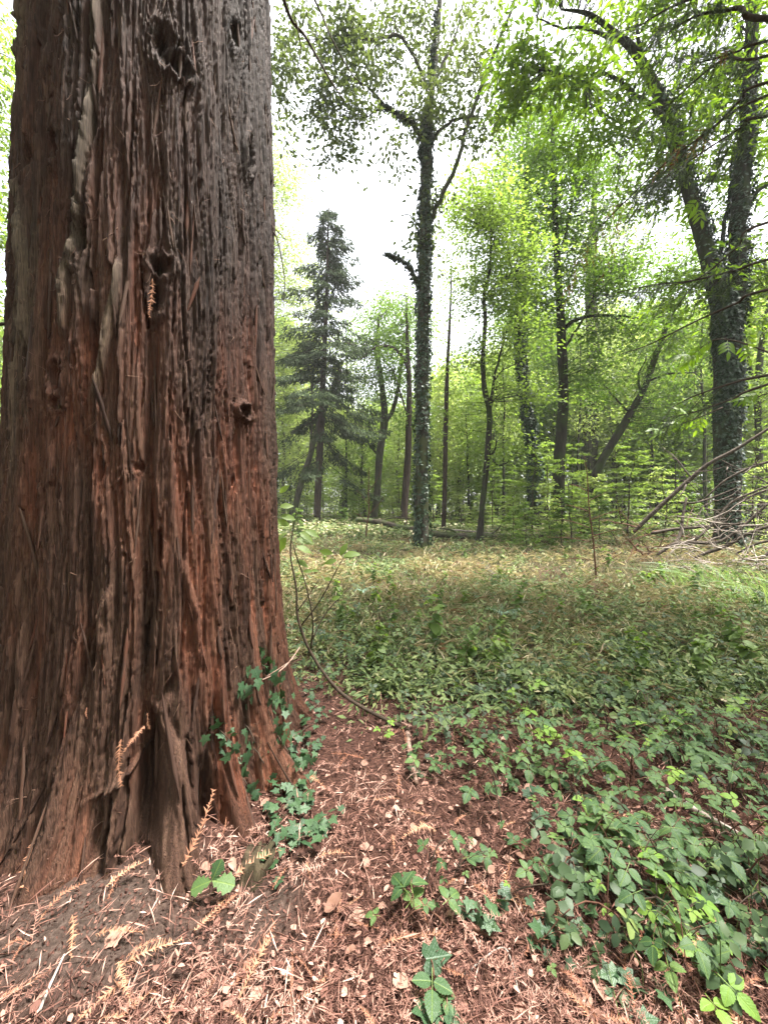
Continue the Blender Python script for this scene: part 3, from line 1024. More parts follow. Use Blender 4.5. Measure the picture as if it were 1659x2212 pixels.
def photo_tree(name, label, limbs, bark, leaf=None, blobs=(), lsize=.13, per=40, spread=.5, ivy=(), ivy_n=0, seed=1, tmpl=RHOMB, twig_r=.018, flat=.45, up=.8, gap=.0, group=None, ivy_size=.11, fill=1.0, thick=1.0):
    """limbs: lists of (px, py, depth, radius px); the first is the trunk"""
    rng = np.random.default_rng(seed)
    base = at(*limbs[0][0][:3])
    org = np.array([base[0], base[1], float(gz(base[0], base[1]))])
    root = empty(name, org)
    tag(root, label, 'tree', group)
    pts_all = []
    curves = []
    for i, L in enumerate(limbs):
        Q = limb_curve(L, rng, .0 if i == 0 else .02)
        Q[:, 3] *= thick
        if i == 0:
            dn = Q[0].copy()
            dn[2] = min(org[2], dn[2]) - .4
            dn[3] *= 1.25
            Q = np.vstack([dn, Q])
            # root swelling
            Q[:, 3] *= 1 + .35 * np.exp(-np.clip(Q[:, 2] - org[2], 0, 9) / .35)
        curves.append(Q)
        V, f = tube(Q[:, :3], Q[:, 3], 14 if i == 0 else 8, .16 if i == 0 else .12, seed + i)
        obj('trunk' if i == 0 else 'limb', Geo().add(V - org, f).mesh('trunk' if i == 0 else 'limb'), bark, root)
        pts_all.append(Q[2:])
    P = np.vstack(pts_all)
    if blobs:
        C, S = [], []
        for (px, py, Y, rx, ry, rY, n) in blobs:
            n = int(n * fill)
            c = at(px, py, Y)
            q = norm(rng.normal(0, 1, (n * 3, 3))) * rng.random((n * 3, 1)) ** .38
            W = c + q * np.array([rx / F * Y, rY, ry / F * Y])
            keep = fbm(W[:, 0] * .5 + W[:, 1] * .37, W[:, 2] * .5 - W[:, 1] * .29, 2, seed) > .33 + gap
            W = W[keep][:n]
            C.append(W)
        C = np.vstack(C)
        sp = spread * rng.uniform(.5, 1.3, len(C))
        pos, d, nn = clusters(C, per, sp, rng, flat, .25, up)
        ok = pos[:, 2] > .3
        rnd = np.clip(np.repeat(rng.normal(.5, .2, len(C)), per) + rng.normal(0, .18, len(pos)), 0, 1)
        me = leaves_mesh('crown', tmpl, pos[ok], d[ok], nn[ok], lsize * rng.uniform(.65, 1.25, ok.sum()), rng, org, rnd[ok])
        obj('crown', me, leaf, root, 'stuff')
        g = Geo()
        for c in C:
            dd = np.linalg.norm((P[:, :3] - c) * [1, 1, 1.3] + [0, 0, .3], axis=1)
            q = P[np.argmin(dd)]
            mid = (q[:3] + c) / 2 + rng.normal(0, .08, 3) * np.linalg.norm(q[:3] - c) + [0, 0, .05 * np.linalg.norm(q[:3] - c)]
            K = spline([q[:3], mid, c], 3)
            r0 = min(q[3] * .5, twig_r * (.5 + .25 * np.linalg.norm(q[:3] - c)))
            V, f = tube(K, np.linspace(r0, .004 + .1 * r0, len(K)), 3, cap=False)
            g.add(V - org, f)
        obj('twig', g.mesh('twig'), bark, root, 'stuff')
    if ivy_n:
        pos, d, nn = [], [], []
        for (li, f0, f1, side, wt) in ivy:
            Q = curves[li]
            n = int(ivy_n * wt)
            t = rng.uniform(f0, f1, n) * (len(Q) - 1)
            i0 = np.clip(t.astype(int), 0, len(Q) - 2)
            fr_ = (t - i0)[:, None]
            q = Q[i0] * (1 - fr_) + Q[i0 + 1] * fr_
            a = rng.uniform(-math.pi, math.pi, n) if side is None else rng.normal(side, .8, n)
            out_ = np.stack([np.sin(a), -np.cos(a), 0 * a], -1)
            cl = .7 + .9 * fbm(a * 1.2 + 5, q[:, 2] * .8, 2, seed + 9)
            keep = rng.random(n) < np.clip((cl - .85) * 2.4, .08, 1)
            off = rng.random(n) ** 1.7 * .26 * np.clip(cl - .75, .12, 1)
            pos.append((q[:, :3] + out_ * (q[:, 3] * 1.02 + off)[:, None])[keep])
            d.append((out_ * .6 + np.array([0, 0, -.9]) + rng.normal(0, .45, (n, 3)))[keep])
            nn.append((out_ + np.array([0, 0, .45]) + rng.normal(0, .35, (n, 3)))[keep])
        pos, d, nn = map(np.vstack, (pos, d, nn))
        obj('ivy', leaves_mesh('ivy', IVY_LOW, pos, d, nn, ivy_size * rng.uniform(.6, 1.3, len(pos)), rng, org), M['ivy'], root, 'stuff')
    return root


# the ivy-clad tree in the middle of the view
photo_tree('ivy_clad_tree', 'tall straight tree wrapped in dark ivy standing alone in the clearing',
           [[(912, 1186, 16.4, 15.5), (911, 1080, 16.4, 14), (912, 900, 16.4, 13.5), (914, 720, 16.4, 12.5), (917, 560, 16.4, 12), (919, 430, 16.4, 11), (924, 300, 16.4, 10), (932, 200, 16.6, 8), (943, 90, 16.8, 6), (955, -60, 17, 4.5), (965, -160, 17, 2)],
            [(930, 478, 16.4, 5.5), (955, 420, 16.1, 5), (990, 345, 15.8, 4.5), (1010, 270, 15.7, 4.2), (1040, 190, 15.6, 4), (1075, 95, 15.4, 3.6), (1112, 0, 15.2, 3), (1135, -90, 15, 1.5)],
            [(917, 305, 16.4, 6.5), (885, 262, 16.2, 6), (850, 240, 16, 5), (825, 222, 15.9, 4), (800, 192, 15.8, 2.5), (775, 180, 15.8, 1.5)],
            [(830, 228, 15.9, 3), (812, 240, 15.8, 2.2), (795, 252, 15.8, 1)],
            [(926, 200, 16.5, 4.5), (905, 145, 16.2, 4), (880, 95, 15.9, 3.6), (850, 76, 15.7, 3.2), (800, 86, 15.5, 2.8), (745, 76, 15.4, 2.2), (690, 83, 15.4, 1)],
            [(928, 315, 16.4, 4), (950, 282, 16.2, 3.2), (985, 258, 16, 2.8), (1030, 252, 15.8, 1.6)],
            [(903, 625, 16.4, 5), (893, 590, 16.2, 4.4), (875, 568, 16, 3.6), (850, 553, 15.9, 3), (832, 547, 15.9, 1.6)],
            [(932, 190, 16.6, 3.5), (960, 130, 16.8, 3), (985, 70, 17, 2), (1000, 0, 17, 1.2)],
            [(915, 500, 16.4, 1.6), (885, 466, 16.2, 1.2), (862, 466, 16.2, .6)]],
           M['bark_oak'], M['leaf_oak'],
           [(945, 60, 17, 70, 80, 1.6, 34), (690, 50, 15.4, 80, 70, 1.2, 38), (640, 200, 15.2, 60, 120, 1.2, 34), (800, 90, 15.6, 90, 60, 1.2, 34), (900, 230, 16, 60, 50, 1.0, 16), (760, 250, 15.6, 70, 50, .8, 8), (960, 240, 16.4, 70, 60, 1.0, 16),
            (1040, 290, 15.7, 45, 70, .8, 13), (1050, 90, 15.5, 60, 70, 1., 12), (870, 20, 16, 60, 50, 1., 14), (905, 560, 16.4, 25, 120, .5, 8), (650, 320, 15.4, 50, 70, .8, 9), (720, 300, 15.4, 60, 50, .8, 10), (690, 210, 15.3, 60, 60, 1, 16), (770, 200, 15.5, 60, 60, 1, 12), (850, 340, 16, 60, 50, .8, 6), (1010, 180, 15.8, 60, 80, 1, 16), (935, 420, 16.5, 30, 60, .5, 8)],
           lsize=.21, per=32, spread=.34, ivy=[(0, .02, .62, None, 1), (2, 0, .6, None, .05), (6, 0, 1, None, .06), (0, .55, .85, -1.2, .18)], ivy_n=9000, seed=3, gap=.04)

# spruce
def spruce(name, label, trunk, levels, wid, seed):
    rng = np.random.default_rng(seed)
    Q = limb_curve(trunk, rng)
    org = np.array([Q[0, 0], Q[0, 1], float(gz(Q[0, 0], Q[0, 1]))])
    root = empty(name, org)
    tag(root, label, 'tree')
    dn = Q[0].copy()
    dn[2] = org[2] - .4
    Q = np.vstack([dn, Q])
    V, f = tube(Q[:, :3], Q[:, 3], 10, .08, seed)
    obj('trunk', Geo().add(V - org, f).mesh('trunk'), M['bark_spruce'], root)
    zt, zb = Q[-1, 2], levels[0]
    g, pos, d, nn = Geo(), [], [], []
    for q in range(levels[1]):
        u = rng.random() ** .8
        z = zb + (zt - zb) * u
        i = int(np.argmin(np.abs(Q[:, 2] - z)))
        p = np.array([Q[i, 0], Q[i, 1], z])
        az = rng.uniform(0, 2 * math.pi)
        L = wid * (1 - u) ** .55 * rng.uniform(.3, 1.15) + .15
        if rng.random() < .15:
            L *= .45
        x = np.linspace(0, 1, 8)
        P = p + np.stack([np.cos(az) * L * x, np.sin(az) * L * x, -L * (.75 - .3 * u) * x + .15 * L * x ** 3], -1)
        V, f = tube(P, np.linspace(.03, .008, 8), 3, cap=False)
        g.add(V - org, f)
        m = int(10 + 66 * L)
        t = rng.uniform(.3 if u < .5 else .12, 1, m)
        i0 = np.clip((t * 7).astype(int), 0, 6)
        b = P[i0] + (P[i0 + 1] - P[i0]) * (t * 7 - i0)[:, None]
        side = rng.choice((-1, 1), m) * rng.random(m)
        sv = np.array([-math.sin(az), math.cos(az), 0])
        w = .30 * L * (1 - t) ** .6 + .12
        b = b + sv * (side * w)[:, None] + np.array([0, 0, -1]) * (np.abs(side) * w * .5 + rng.random(m) * .22)[:, None]
        pos.append(b)
        d.append(np.array([math.cos(az) * .6, math.sin(az) * .6, -.45]) + sv * side[:, None] + rng.normal(0, .35, (m, 3)) + np.array([0, 0, -.3]))
        nn.append(np.array([0, 0, 1.]) + rng.normal(0, .5, (m, 3)))
    pos, d, nn = map(np.vstack, (pos, d, nn))
    obj('limb', g.mesh('limb'), M['bark_spruce'], root, 'stuff')
    sc = np.stack([rng.uniform(.25, .5, len(pos)), rng.uniform(.35, .65, len(pos)), np.full(len(pos), .3)], -1)
    obj('crown', leaves_mesh('crown', NEEDLE, pos, d, nn, sc, rng, org), M['leaf_spruce'], root, 'stuff')


spruce('spruce_tree', 'dark drooping spruce with bare lower stem behind the clearing',
       [(684, 1150, 32, 8), (690, 1000, 32, 7.5), (697, 850, 32, 6.5), (704, 680, 32, 4.5), (708, 540, 32, 2.5), (710, 445, 32, .8)], (6.0, 165), 6.0, 9)

photo_tree('leaning_tree', 'thin mossy tree leaning toward the spruce stem',
           [[(630, 1140, 33, 7), (640, 1085, 33, 6.5), (655, 1030, 33, 6), (670, 985, 33, 6), (688, 920, 33, 5.5), (715, 850, 33, 5), (740, 780, 33, 4)], [(668, 990, 33, 3), (675, 900, 33, 2.5), (672, 800, 33, 2)], [(700, 885, 33, 3), (730, 840, 33, 2.5), (738, 800, 33, 1.5)]],
           M['bark_grey'], M['leaf_far'], [(700, 800, 34, 90, 60, 2.5, 26)], lsize=.2, per=40, spread=.7, seed=12)
photo_tree('forked_tree', 'forked tree between the spruce and the ivy trunk',
           [[(806, 1130, 36, 8), (815, 1060, 36, 7.5), (820, 980, 36, 8), (830, 915, 36, 8.5), (826, 840, 36, 6), (815, 760, 36, 5), (818, 690, 36, 3)], [(831, 912, 36, 5.5), (847, 890, 36, 5), (858, 850, 36, 4.5), (866, 790, 36, 3.5), (872, 720, 36, 2)],
            [(818, 985, 36, 2.5), (790, 950, 36, 2), (772, 930, 36, 1)]],
           M['bark_oak'], M['leaf_mid'], [(830, 700, 37, 90, 70, 3, 70), (800, 760, 36, 70, 50, 2.5, 34), (880, 830, 37, 60, 60, 2.5, 36), (780, 860, 37, 70, 60, 2.5, 36)], lsize=.27, per=55, spread=.8, seed=14)
photo_tree('straight_tree', 'slim straight tree just behind the ivy trunk with an arching limb',
           [[(870, 1130, 33, 9), (876, 1060, 33, 7.5), (882, 960, 33, 7), (884, 850, 33, 6), (880, 740, 33, 4), (878, 640, 33, 1)], [(884, 830, 33, 4), (878, 790, 32.8, 3.6), (858, 758, 32.6, 3.4), (830, 747, 32.4, 3), (800, 757, 32.2, 2.4), (775, 780, 32, 1.2)], [(880, 900, 33, 2), (865, 850, 33, 1.8), (850, 800, 33, 1)]],
           M['bark_red'], M['leaf_mid'], [(870, 700, 34, 75, 80, 2.5, 70), (900, 900, 34, 50, 50, 2, 20), (845, 800, 34, 60, 50, 2.5, 30)], lsize=.25, per=50, spread=.75, seed=15)
photo_tree('pine_pole', 'very slender reddish trunk right of the ivy clad tree',
           [[(958, 1140, 29, 5), (961, 1040, 29, 5), (963, 900, 29, 5), (967, 780, 29, 3.6), (972, 680, 29, 2.4), (976, 560, 29, .8)]],
           M['bark_red'], M['leaf_far'], [(975, 600, 30, 60, 70, 2, 34), (985, 720, 30, 50, 50, 2, 16)], lsize=.18, per=40, spread=.6, seed=16)
photo_tree('curving_tree', 'slender dark tree with S shaped stem and bright green crown',
           [[(1036, 1168, 20.5, 7.5), (1040, 1110, 20.5, 6), (1048, 1030, 20.5, 6), (1055, 950, 20.5, 6.2), (1057, 890, 20.5, 6), (1046, 840, 20.5, 5.5), (1043, 770, 20.5, 4.5), (1048, 690, 20.5, 4.2), (1045, 640, 20.5, 3.5), (1058, 580, 20.5, 3), (1060, 500, 20.5, 2)],
            [(1056, 905, 20.5, 3.5), (1062, 860, 20.5, 3.2), (1066, 820, 20.5, 3), (1078, 775, 20.4, 2.4), (1090, 720, 20.3, 1.5)], [(1063, 830, 20.5, 1.8), (1085, 800, 20.3, 1.5), (1120, 785, 20.2, 1)],
            [(1053, 985, 20.5, 2.2), (1068, 975, 20.3, 2), (1072, 950, 20.3, 1.4)], [(1046, 650, 20.5, 2.2), (1065, 620, 20.3, 1.8), (1110, 585, 20, 1)], [(1056, 985, 20.5, 2), (1075, 1005, 20.4, 2), (1095, 1000, 20.3, 1)]],
           M['bark_dark'], M['leaf_bright'],
           [(1060, 480, 20, 90, 110, 2.5, 130), (1010, 440, 20.5, 60, 60, 2, 40), (1100, 590, 20, 90, 80, 2.5, 90), (1010, 620, 20.5, 50, 60, 2, 22), (1090, 740, 20, 80, 60, 2.5, 46), (1010, 790, 21, 50, 50, 1.5, 14), (1110, 850, 20, 70, 40, 2, 26), (1000, 900, 21, 45, 40, 1.5, 10), (1085, 960, 20, 60, 40, 2, 16)],
           lsize=.19, per=36, spread=.56, flat=.3, gap=.03, seed=17)
photo_tree('ivy_lumped_tree', 'trunk thickly lumped with ivy behind bright saplings',
           [[(1152, 1110, 27, 13), (1155, 1030, 27, 13), (1150, 960, 27, 12), (1140, 900, 27, 12), (1130, 830, 27, 11), (1124, 760, 27, 10), (1126, 650, 27, 9), (1132, 520, 27, 8), (1138, 380, 27, 6), (1140, 260, 27, 3)], [(1132, 880, 27, 3.5), (1155, 850, 27, 3), (1180, 835, 27, 1.5)], [(1126, 640, 27, 4), (1100, 560, 27, 3), (1090, 480, 27, 2)]],
           M['bark_dark'], M['leaf_mid'],
           [(1140, 330, 27, 80, 140, 3, 110), (1130, 540, 27, 80, 110, 3, 90), (1165, 700, 27, 60, 80, 2.5, 34), (1110, 640, 27.5, 60, 70, 2.5, 36)], lsize=.23, per=50, spread=.65, ivy=[(0, .05, .75, None, 1)], ivy_n=6000, seed=18, ivy_size=.17)
photo_tree('dark_tree', 'dark upright tree with a long limb reaching over the leaning trunk',
           [[(1203, 1160, 22, 13), (1206, 1080, 22, 12), (1207, 990, 22, 11.5), (1213, 920, 22, 11), (1217, 830, 22, 10), (1213, 750, 22, 9.5), (1209, 660, 22, 8), (1203, 560, 22, 7), (1198, 450, 22, 6), (1194, 330, 22, 5), (1190, 220, 22, 3), (1188, 120, 22, 1.5)],
            [(1216, 715, 22, 4.5), (1235, 695, 21.8, 4), (1270, 684, 21.6, 3.4), (1330, 682, 21.4, 3), (1390, 688, 21.2, 2.4), (1440, 682, 21, 1.4)], [(1320, 682, 21.4, 2.2), (1345, 700, 21.2, 2), (1375, 735, 21, 1)], [(1212, 760, 22, 3), (1240, 720, 22, 2.6), (1275, 660, 22, 2), (1290, 600, 22, 1.2)],
            [(1204, 560, 22, 3), (1225, 490, 22, 2.4), (1240, 400, 22, 1.6)], [(1200, 480, 22, 3), (1170, 430, 22, 2), (1130, 380, 22, 1.2)]],
           M['bark_dark'], M['leaf_mid'],
           [(1195, 300, 22, 80, 140, 2.5, 120), (1210, 480, 22, 90, 90, 2.5, 70), (1290, 420, 22, 90, 80, 2.5, 80), (1290, 620, 22, 90, 70, 2.5, 70), (1370, 700, 21.5, 90, 50, 2, 60), (1190, 640, 22, 60, 80, 2, 36), (1360, 560, 22, 80, 60, 2, 36), (1260, 800, 22, 60, 60, 2, 30)], lsize=.20, per=50, spread=.55, seed=19)
photo_tree('slanting_tree', 'mossy trunk slanting steeply to the right above the shrubs',
           [[(1262, 1090, 24, 11), (1275, 1050, 24, 11.5), (1300, 995, 24, 11), (1330, 945, 24, 10.5), (1362, 890, 24, 9.5), (1390, 840, 24, 8.5), (1410, 785, 24, 7.5), (1428, 735, 24, 6.5), (1442, 690, 24, 5), (1450, 620, 24, 3)], [(1385, 850, 24, 4), (1378, 815, 24, 3), (1395, 770, 24, 1.6)], [(1360, 892, 24, 2.5), (1320, 850, 23.8, 2.2), (1290, 815, 23.6, 1.2)], [(1398, 825, 24, 3), (1440, 808, 23.6, 2.5), (1500, 805, 23, 1.5)]],
           M['bark_dark'], M['leaf_mid'], [(1450, 620, 24, 70, 70, 2.5, 60), (1320, 830, 24, 60, 40, 2, 24), (1470, 770, 24, 60, 60, 2.5, 40), (1430, 900, 24, 70, 60, 2.5, 40)], lsize=.21, per=46, spread=.6, seed=20, thick=.78)
photo_tree('pale_tree', 'upright grey brown trunk directly behind the slanting one',
           [[(1272, 1110, 36, 17), (1272, 1010, 36, 16), (1276, 900, 36, 15), (1282, 780, 36, 13), (1275, 640, 36, 11), (1280, 500, 36, 8), (1285, 380, 36, 4)], [(1280, 850, 36, 6), (1300, 800, 36, 5), (1330, 760, 36, 3)]],
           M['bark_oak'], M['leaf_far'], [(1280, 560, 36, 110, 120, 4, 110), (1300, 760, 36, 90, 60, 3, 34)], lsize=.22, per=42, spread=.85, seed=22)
# the stout twin-stemmed tree on the right
photo_tree('twin_stem_tree', 'stout oak on the right forking into two ivy grown stems',
           [[(1572, 1195, 15, 30), (1571, 1110, 15, 27), (1571, 1000, 15, 27), (1570, 880, 15, 28), (1570, 790, 15, 29), (1566, 720, 15, 29), (1560, 660, 15, 24), (1540, 600, 15, 19), (1522, 530, 15, 17), (1500, 455, 15, 16), (1478, 380, 15, 15), (1455, 300, 15, 14), (1435, 240, 15, 13), (1405, 170, 15, 11), (1365, 105, 14.8, 9), (1320, 65, 14.6, 6.5), (1270, 30, 14.4, 5), (1210, 20, 14.2, 2)],
            [(1578, 720, 15, 24), (1588, 650, 15, 21), (1592, 560, 15, 19), (1594, 470, 15, 19), (1602, 380, 15, 18), (1612, 280, 15, 16), (1618, 180, 15, 15), (1622, 60, 15, 13), (1628, -60, 15, 11), (1630, -220, 15, 6)],
            [(1440, 258, 15, 6), (1400, 225, 14.6, 5.5), (1370, 205, 14.2, 5), (1330, 170, 13.9, 4.5), (1300, 160, 13.7, 4.2), (1270, 178, 13.5, 4), (1225, 165, 13.3, 3), (1180, 150, 13.2, 1.5)],
            [(1395, 155, 15, 5), (1375, 60, 15, 4), (1385, -40, 15, 3)], [(1352, 92, 14.8, 4.5), (1300, 75, 14.4, 4), (1255, 58, 14.2, 3.4), (1215, 60, 14, 2.6), (1160, 40, 13.8, 1.4)],
            [(1600, 300, 15, 7), (1660, 230, 15, 6), (1740, 160, 15, 4)], [(1498, 450, 15, 6), (1470, 400, 15.3, 5), (1440, 330, 15.6, 3)], [(1595, 470, 15, 6), (1640, 410, 15.2, 5), (1700, 380, 15.3, 3)], [(1545, 600, 15.2, 5), (1560, 510, 15.6, 5), (1575, 430, 15.8, 4), (1580, 330, 16, 2)]],
           M['bark_dark'], M['leaf_chestnut'],
           [(1200, 110, 13.6, 135, 110, 2.8, 84), (1300, 200, 13.8, 120, 90, 2.2, 90), (1120, 130, 13.6, 50, 100, 1.6, 46), (1260, -10, 13.8, 150, 80, 2.6, 74), (1400, 30, 14.6, 110, 100, 2.4, 90), (1440, 340, 15.4, 80, 90, 2.4, 80), (1480, 190, 15.5, 110, 120, 2.6, 110), (1570, 110, 15.4, 110, 130, 2.6, 110),
            (1640, 320, 15.6, 70, 140, 2.4, 80), (1645, 600, 15.5, 60, 130, 2.4, 80), (1480, 640, 15.8, 50, 90, 2.4, 40), (1540, 420, 16.2, 70, 90, 2, 40)],
           lsize=.30, per=15, spread=.26, flat=.35, up=.6, gap=.05, ivy=[(0, .17, .40, -.5, .6), (0, .03, .30, -.3, .3), (0, .4, .75, .9, .22), (1, 0, .7, None, .5)], ivy_n=9000, seed=23, tmpl=CHEST, ivy_size=.105, thick=.86)
photo_tree('edge_tree', 'crooked thin tree at the far right edge behind the oak',
           [[(1645, 1150, 22, 7), (1640, 1000, 22, 6), (1636, 850, 22, 6), (1645, 740, 22, 5.5), (1660, 650, 22, 4.5), (1650, 560, 22, 3)], [(1640, 860, 22, 3.5), (1620, 800, 22, 3), (1612, 740, 22, 1.5)]],
           M['bark_oak'], M['leaf_bright'], [(1640, 640, 22, 70, 120, 2.5, 70), (1640, 840, 21, 60, 90, 2.5, 60)], lsize=.18, per=36, spread=.55, seed=24)
photo_tree('sunny_tree', 'pale yellow green tree showing beside the big redwood trunk',
           [[(560, 1140, 38, 10), (562, 900, 38, 9), (566, 650, 38, 7), (570, 420, 38, 4), (572, 300, 38, 2)]],
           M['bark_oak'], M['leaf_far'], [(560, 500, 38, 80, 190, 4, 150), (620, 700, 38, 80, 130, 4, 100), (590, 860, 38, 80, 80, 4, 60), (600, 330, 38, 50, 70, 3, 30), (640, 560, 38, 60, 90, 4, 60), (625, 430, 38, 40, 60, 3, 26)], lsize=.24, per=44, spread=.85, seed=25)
photo_tree('side_tree', 'bright green tree seen past the left edge of the redwood',
           [[(-40, 1180, 15, 12), (-42, 800, 15, 10), (-36, 450, 15, 8), (-30, 100, 15, 6), (-28, -150, 15, 3)]],
           M['bark_oak'], M['leaf_bright'], [(-20, 150, 15, 70, 200, 2, 90), (-20, 450, 15, 60, 150, 2, 60), (-20, 800, 16, 60, 200, 2, 50), (0, 1000, 17, 60, 120, 2, 30)], lsize=.19, per=34, spread=.5, seed=26)

# ------------------------------------------------------------------ the neighbouring redwood whose limbs sweep in from the right
def side_redwood():
    rng = np.random.default_rng(41)
    ox, oy = 7.2, 4.6
    org = np.array([ox, oy, 0])
    root = empty('redwood_tree', org)
    tag(root, 'redwood limbs with dark drooping needle sprays hanging across the upper right', 'tree')
    zz = np.array([-.3, 0, 1, 4, 9, 16, 26])
    P = spline(np.column_stack([np.full(7, ox), np.full(7, oy), zz]), 6)
    V, f = tube(P, np.interp(P[:, 2], zz, [.62, .55, .46, .42, .36, .25, .05]), 24, .1, 5)
    obj('trunk', Geo().add(V - org, f).mesh('trunk'), M['bark_red'], root)
    B = [[(1659, 40, 4.6), (1600, 18, 4.7), (1560, 24, 4.8), (1510, 32, 4.8), (1450, 65, 4.9), (1390, 112, 5.0)],
         [(1659, 88, 4.7), (1590, 112, 4.9), (1530, 130, 5.0), (1480, 140, 5.1)],
         [(1659, 178, 4.6), (1600, 215, 4.8), (1540, 275, 5.0), (1440, 350, 5.3), (1340, 445, 5.6), (1270, 515, 5.8), (1200, 560, 6.0)],
         [(1659, 205, 4.9), (1560, 260, 5.1), (1480, 330, 5.3), (1400, 400, 5.5), (1330, 450, 5.7)],
         [(1659, 250, 4.3), (1610, 270, 4.4), (1500, 340, 4.6), (1420, 400, 4.8)],
         [(1659, 480, 4.4), (1590, 535, 4.5), (1510, 600, 4.7), (1440, 618, 4.9)],
         [(1659, 560, 4.7), (1600, 580, 4.8), (1500, 605, 5.0), (1400, 618, 5.2), (1300, 640, 5.4)],
         [(1659, 625, 4.5), (1590, 655, 4.6), (1500, 695, 4.8), (1400, 745, 5.0), (1340, 765, 5.1)],
         [(1659, 810, 4.4), (1590, 825, 4.5), (1500, 855, 4.7), (1450, 880, 4.8)],
         [(1659, 830, 4.8), (1580, 862, 4.9), (1500, 890, 5.0), (1430, 905, 5.1)],
         [(1659, 120, 5.0), (1560, 130, 5.3), (1450, 220, 5.6), (1380, 280, 5.9), (1330, 330, 6.1)],
         [(1659, -60, 4.4), (1540, -20, 4.6), (1440, 20, 4.9), (1360, 70, 5.2)]]
    pos, d, nn, dead = [], [], [], []
    tw = Geo()
    for q, pts in enumerate(B):
        K = [at(*p) for p in pts]
        start = np.array([ox - .25, oy + rng.uniform(-.15, .15), K[0][2] + (K[0][2] - K[1][2]) * .6 + .5])
        Q = spline([start] + K, 7)
        r0 = .022 if q in (0, 11) else .013
        V, f = tube(Q, np.linspace(r0 * 1.6, .0035, len(Q)), 6, .15, q)
        obj('branch', Geo().add(V - org, f).mesh('branch'), M['twig'], root)
        n = 20 if q not in (5, 7, 8, 9) else 5
        for _ in range(n):
            i = rng.integers(len(Q) // 4, len(Q) - 1)
            s = rng.choice((-1, 1))
            t = norm(Q[i + 1] - Q[i])
            side = norm(np.cross(t, [0, 0, 1.])) * s
            L = rng.uniform(.25, .75)
            x = np.linspace(0, 1, 6)[:, None]
            T = Q[i] + (t * .55 + side * .8) * L * x + np.array([0, 0, -1]) * (.65 * L * x ** 1.6)
            V, f = tube(T, np.linspace(.004, .0015, 6), 3, cap=False)
            tw.add(V - org, f)
            br = rng.random() < (.2 if q in (2, 3) else .03)
            for k in range(int(13 * L / .5)):
                j = rng.integers(1, 6)
                p = T[j - 1] + (T[j] - T[j - 1]) * rng.random()
                pos.append(p)
                d.append((T[j] - T[j - 1]) / L * 2 + rng.normal(0, .35, 3) + side * rng.normal(0, .5) + [0, 0, -.35])
                nn.append(rng.normal(0, .45, 3) + [0, -.25, 1])
                dead.append(br)
    pos, d, nn, dead = np.array(pos), np.array(d), np.array(nn), np.array(dead)
    obj('twig', tw.mesh('twig'), M['twig'], root, 'stuff')
    for nm, sel, mat in (('needle_spray', ~dead, 'leaf_redwood'), ('dead_needle_spray', dead, 'leaf_redwood_dead')):
        T, fs = SPRIGS[2]
        V, f, k = stamp(T, fs, pos[sel], d[sel], nn[sel], rng.uniform(.13, .26, sel.sum()))
        obj(nm, Geo().add(V - org, f, np.repeat(rng.random(sel.sum()), k)).mesh(nm), M[mat], root, 'stuff')
    # upper crown, above the picture
    pos, d = [], []
    g = Geo()
    for q in range(34):
        z0 = rng.uniform(13, 24)
        az = rng.uniform(0, 2 * math.pi)
        L = (27 - z0) * .17 + .9
        x = np.linspace(0, 1, 7)
        P = np.stack([np.cos(az) * L * x, np.sin(az) * L * x, z0 - .5 * L * x + .2 * L * x * x], -1)
        V, f = tube(P, np.linspace(.04, .01, 7), 4, cap=False)
        g.add(V, f)
        for _ in range(45):
            pos.append(P[rng.integers(2, 7)] + rng.normal(0, .25, 3) * [1, 1, .4])
            d.append([math.cos(az) + rng.normal(0, .8), math.sin(az) + rng.normal(0, .8), -.4])
    obj('limb', g.mesh('limb'), M['twig'], root, 'stuff')
    pos, d = np.array(pos), np.array(d)
    obj('crown', leaves_mesh('crown', RHOMB, pos, d, np.array([0, 0, 1.]) + rng.normal(0, .3, d.shape), rng.uniform(.35, .6, len(pos)), rng), M['leaf_redwood'], root, 'stuff')


side_redwood()

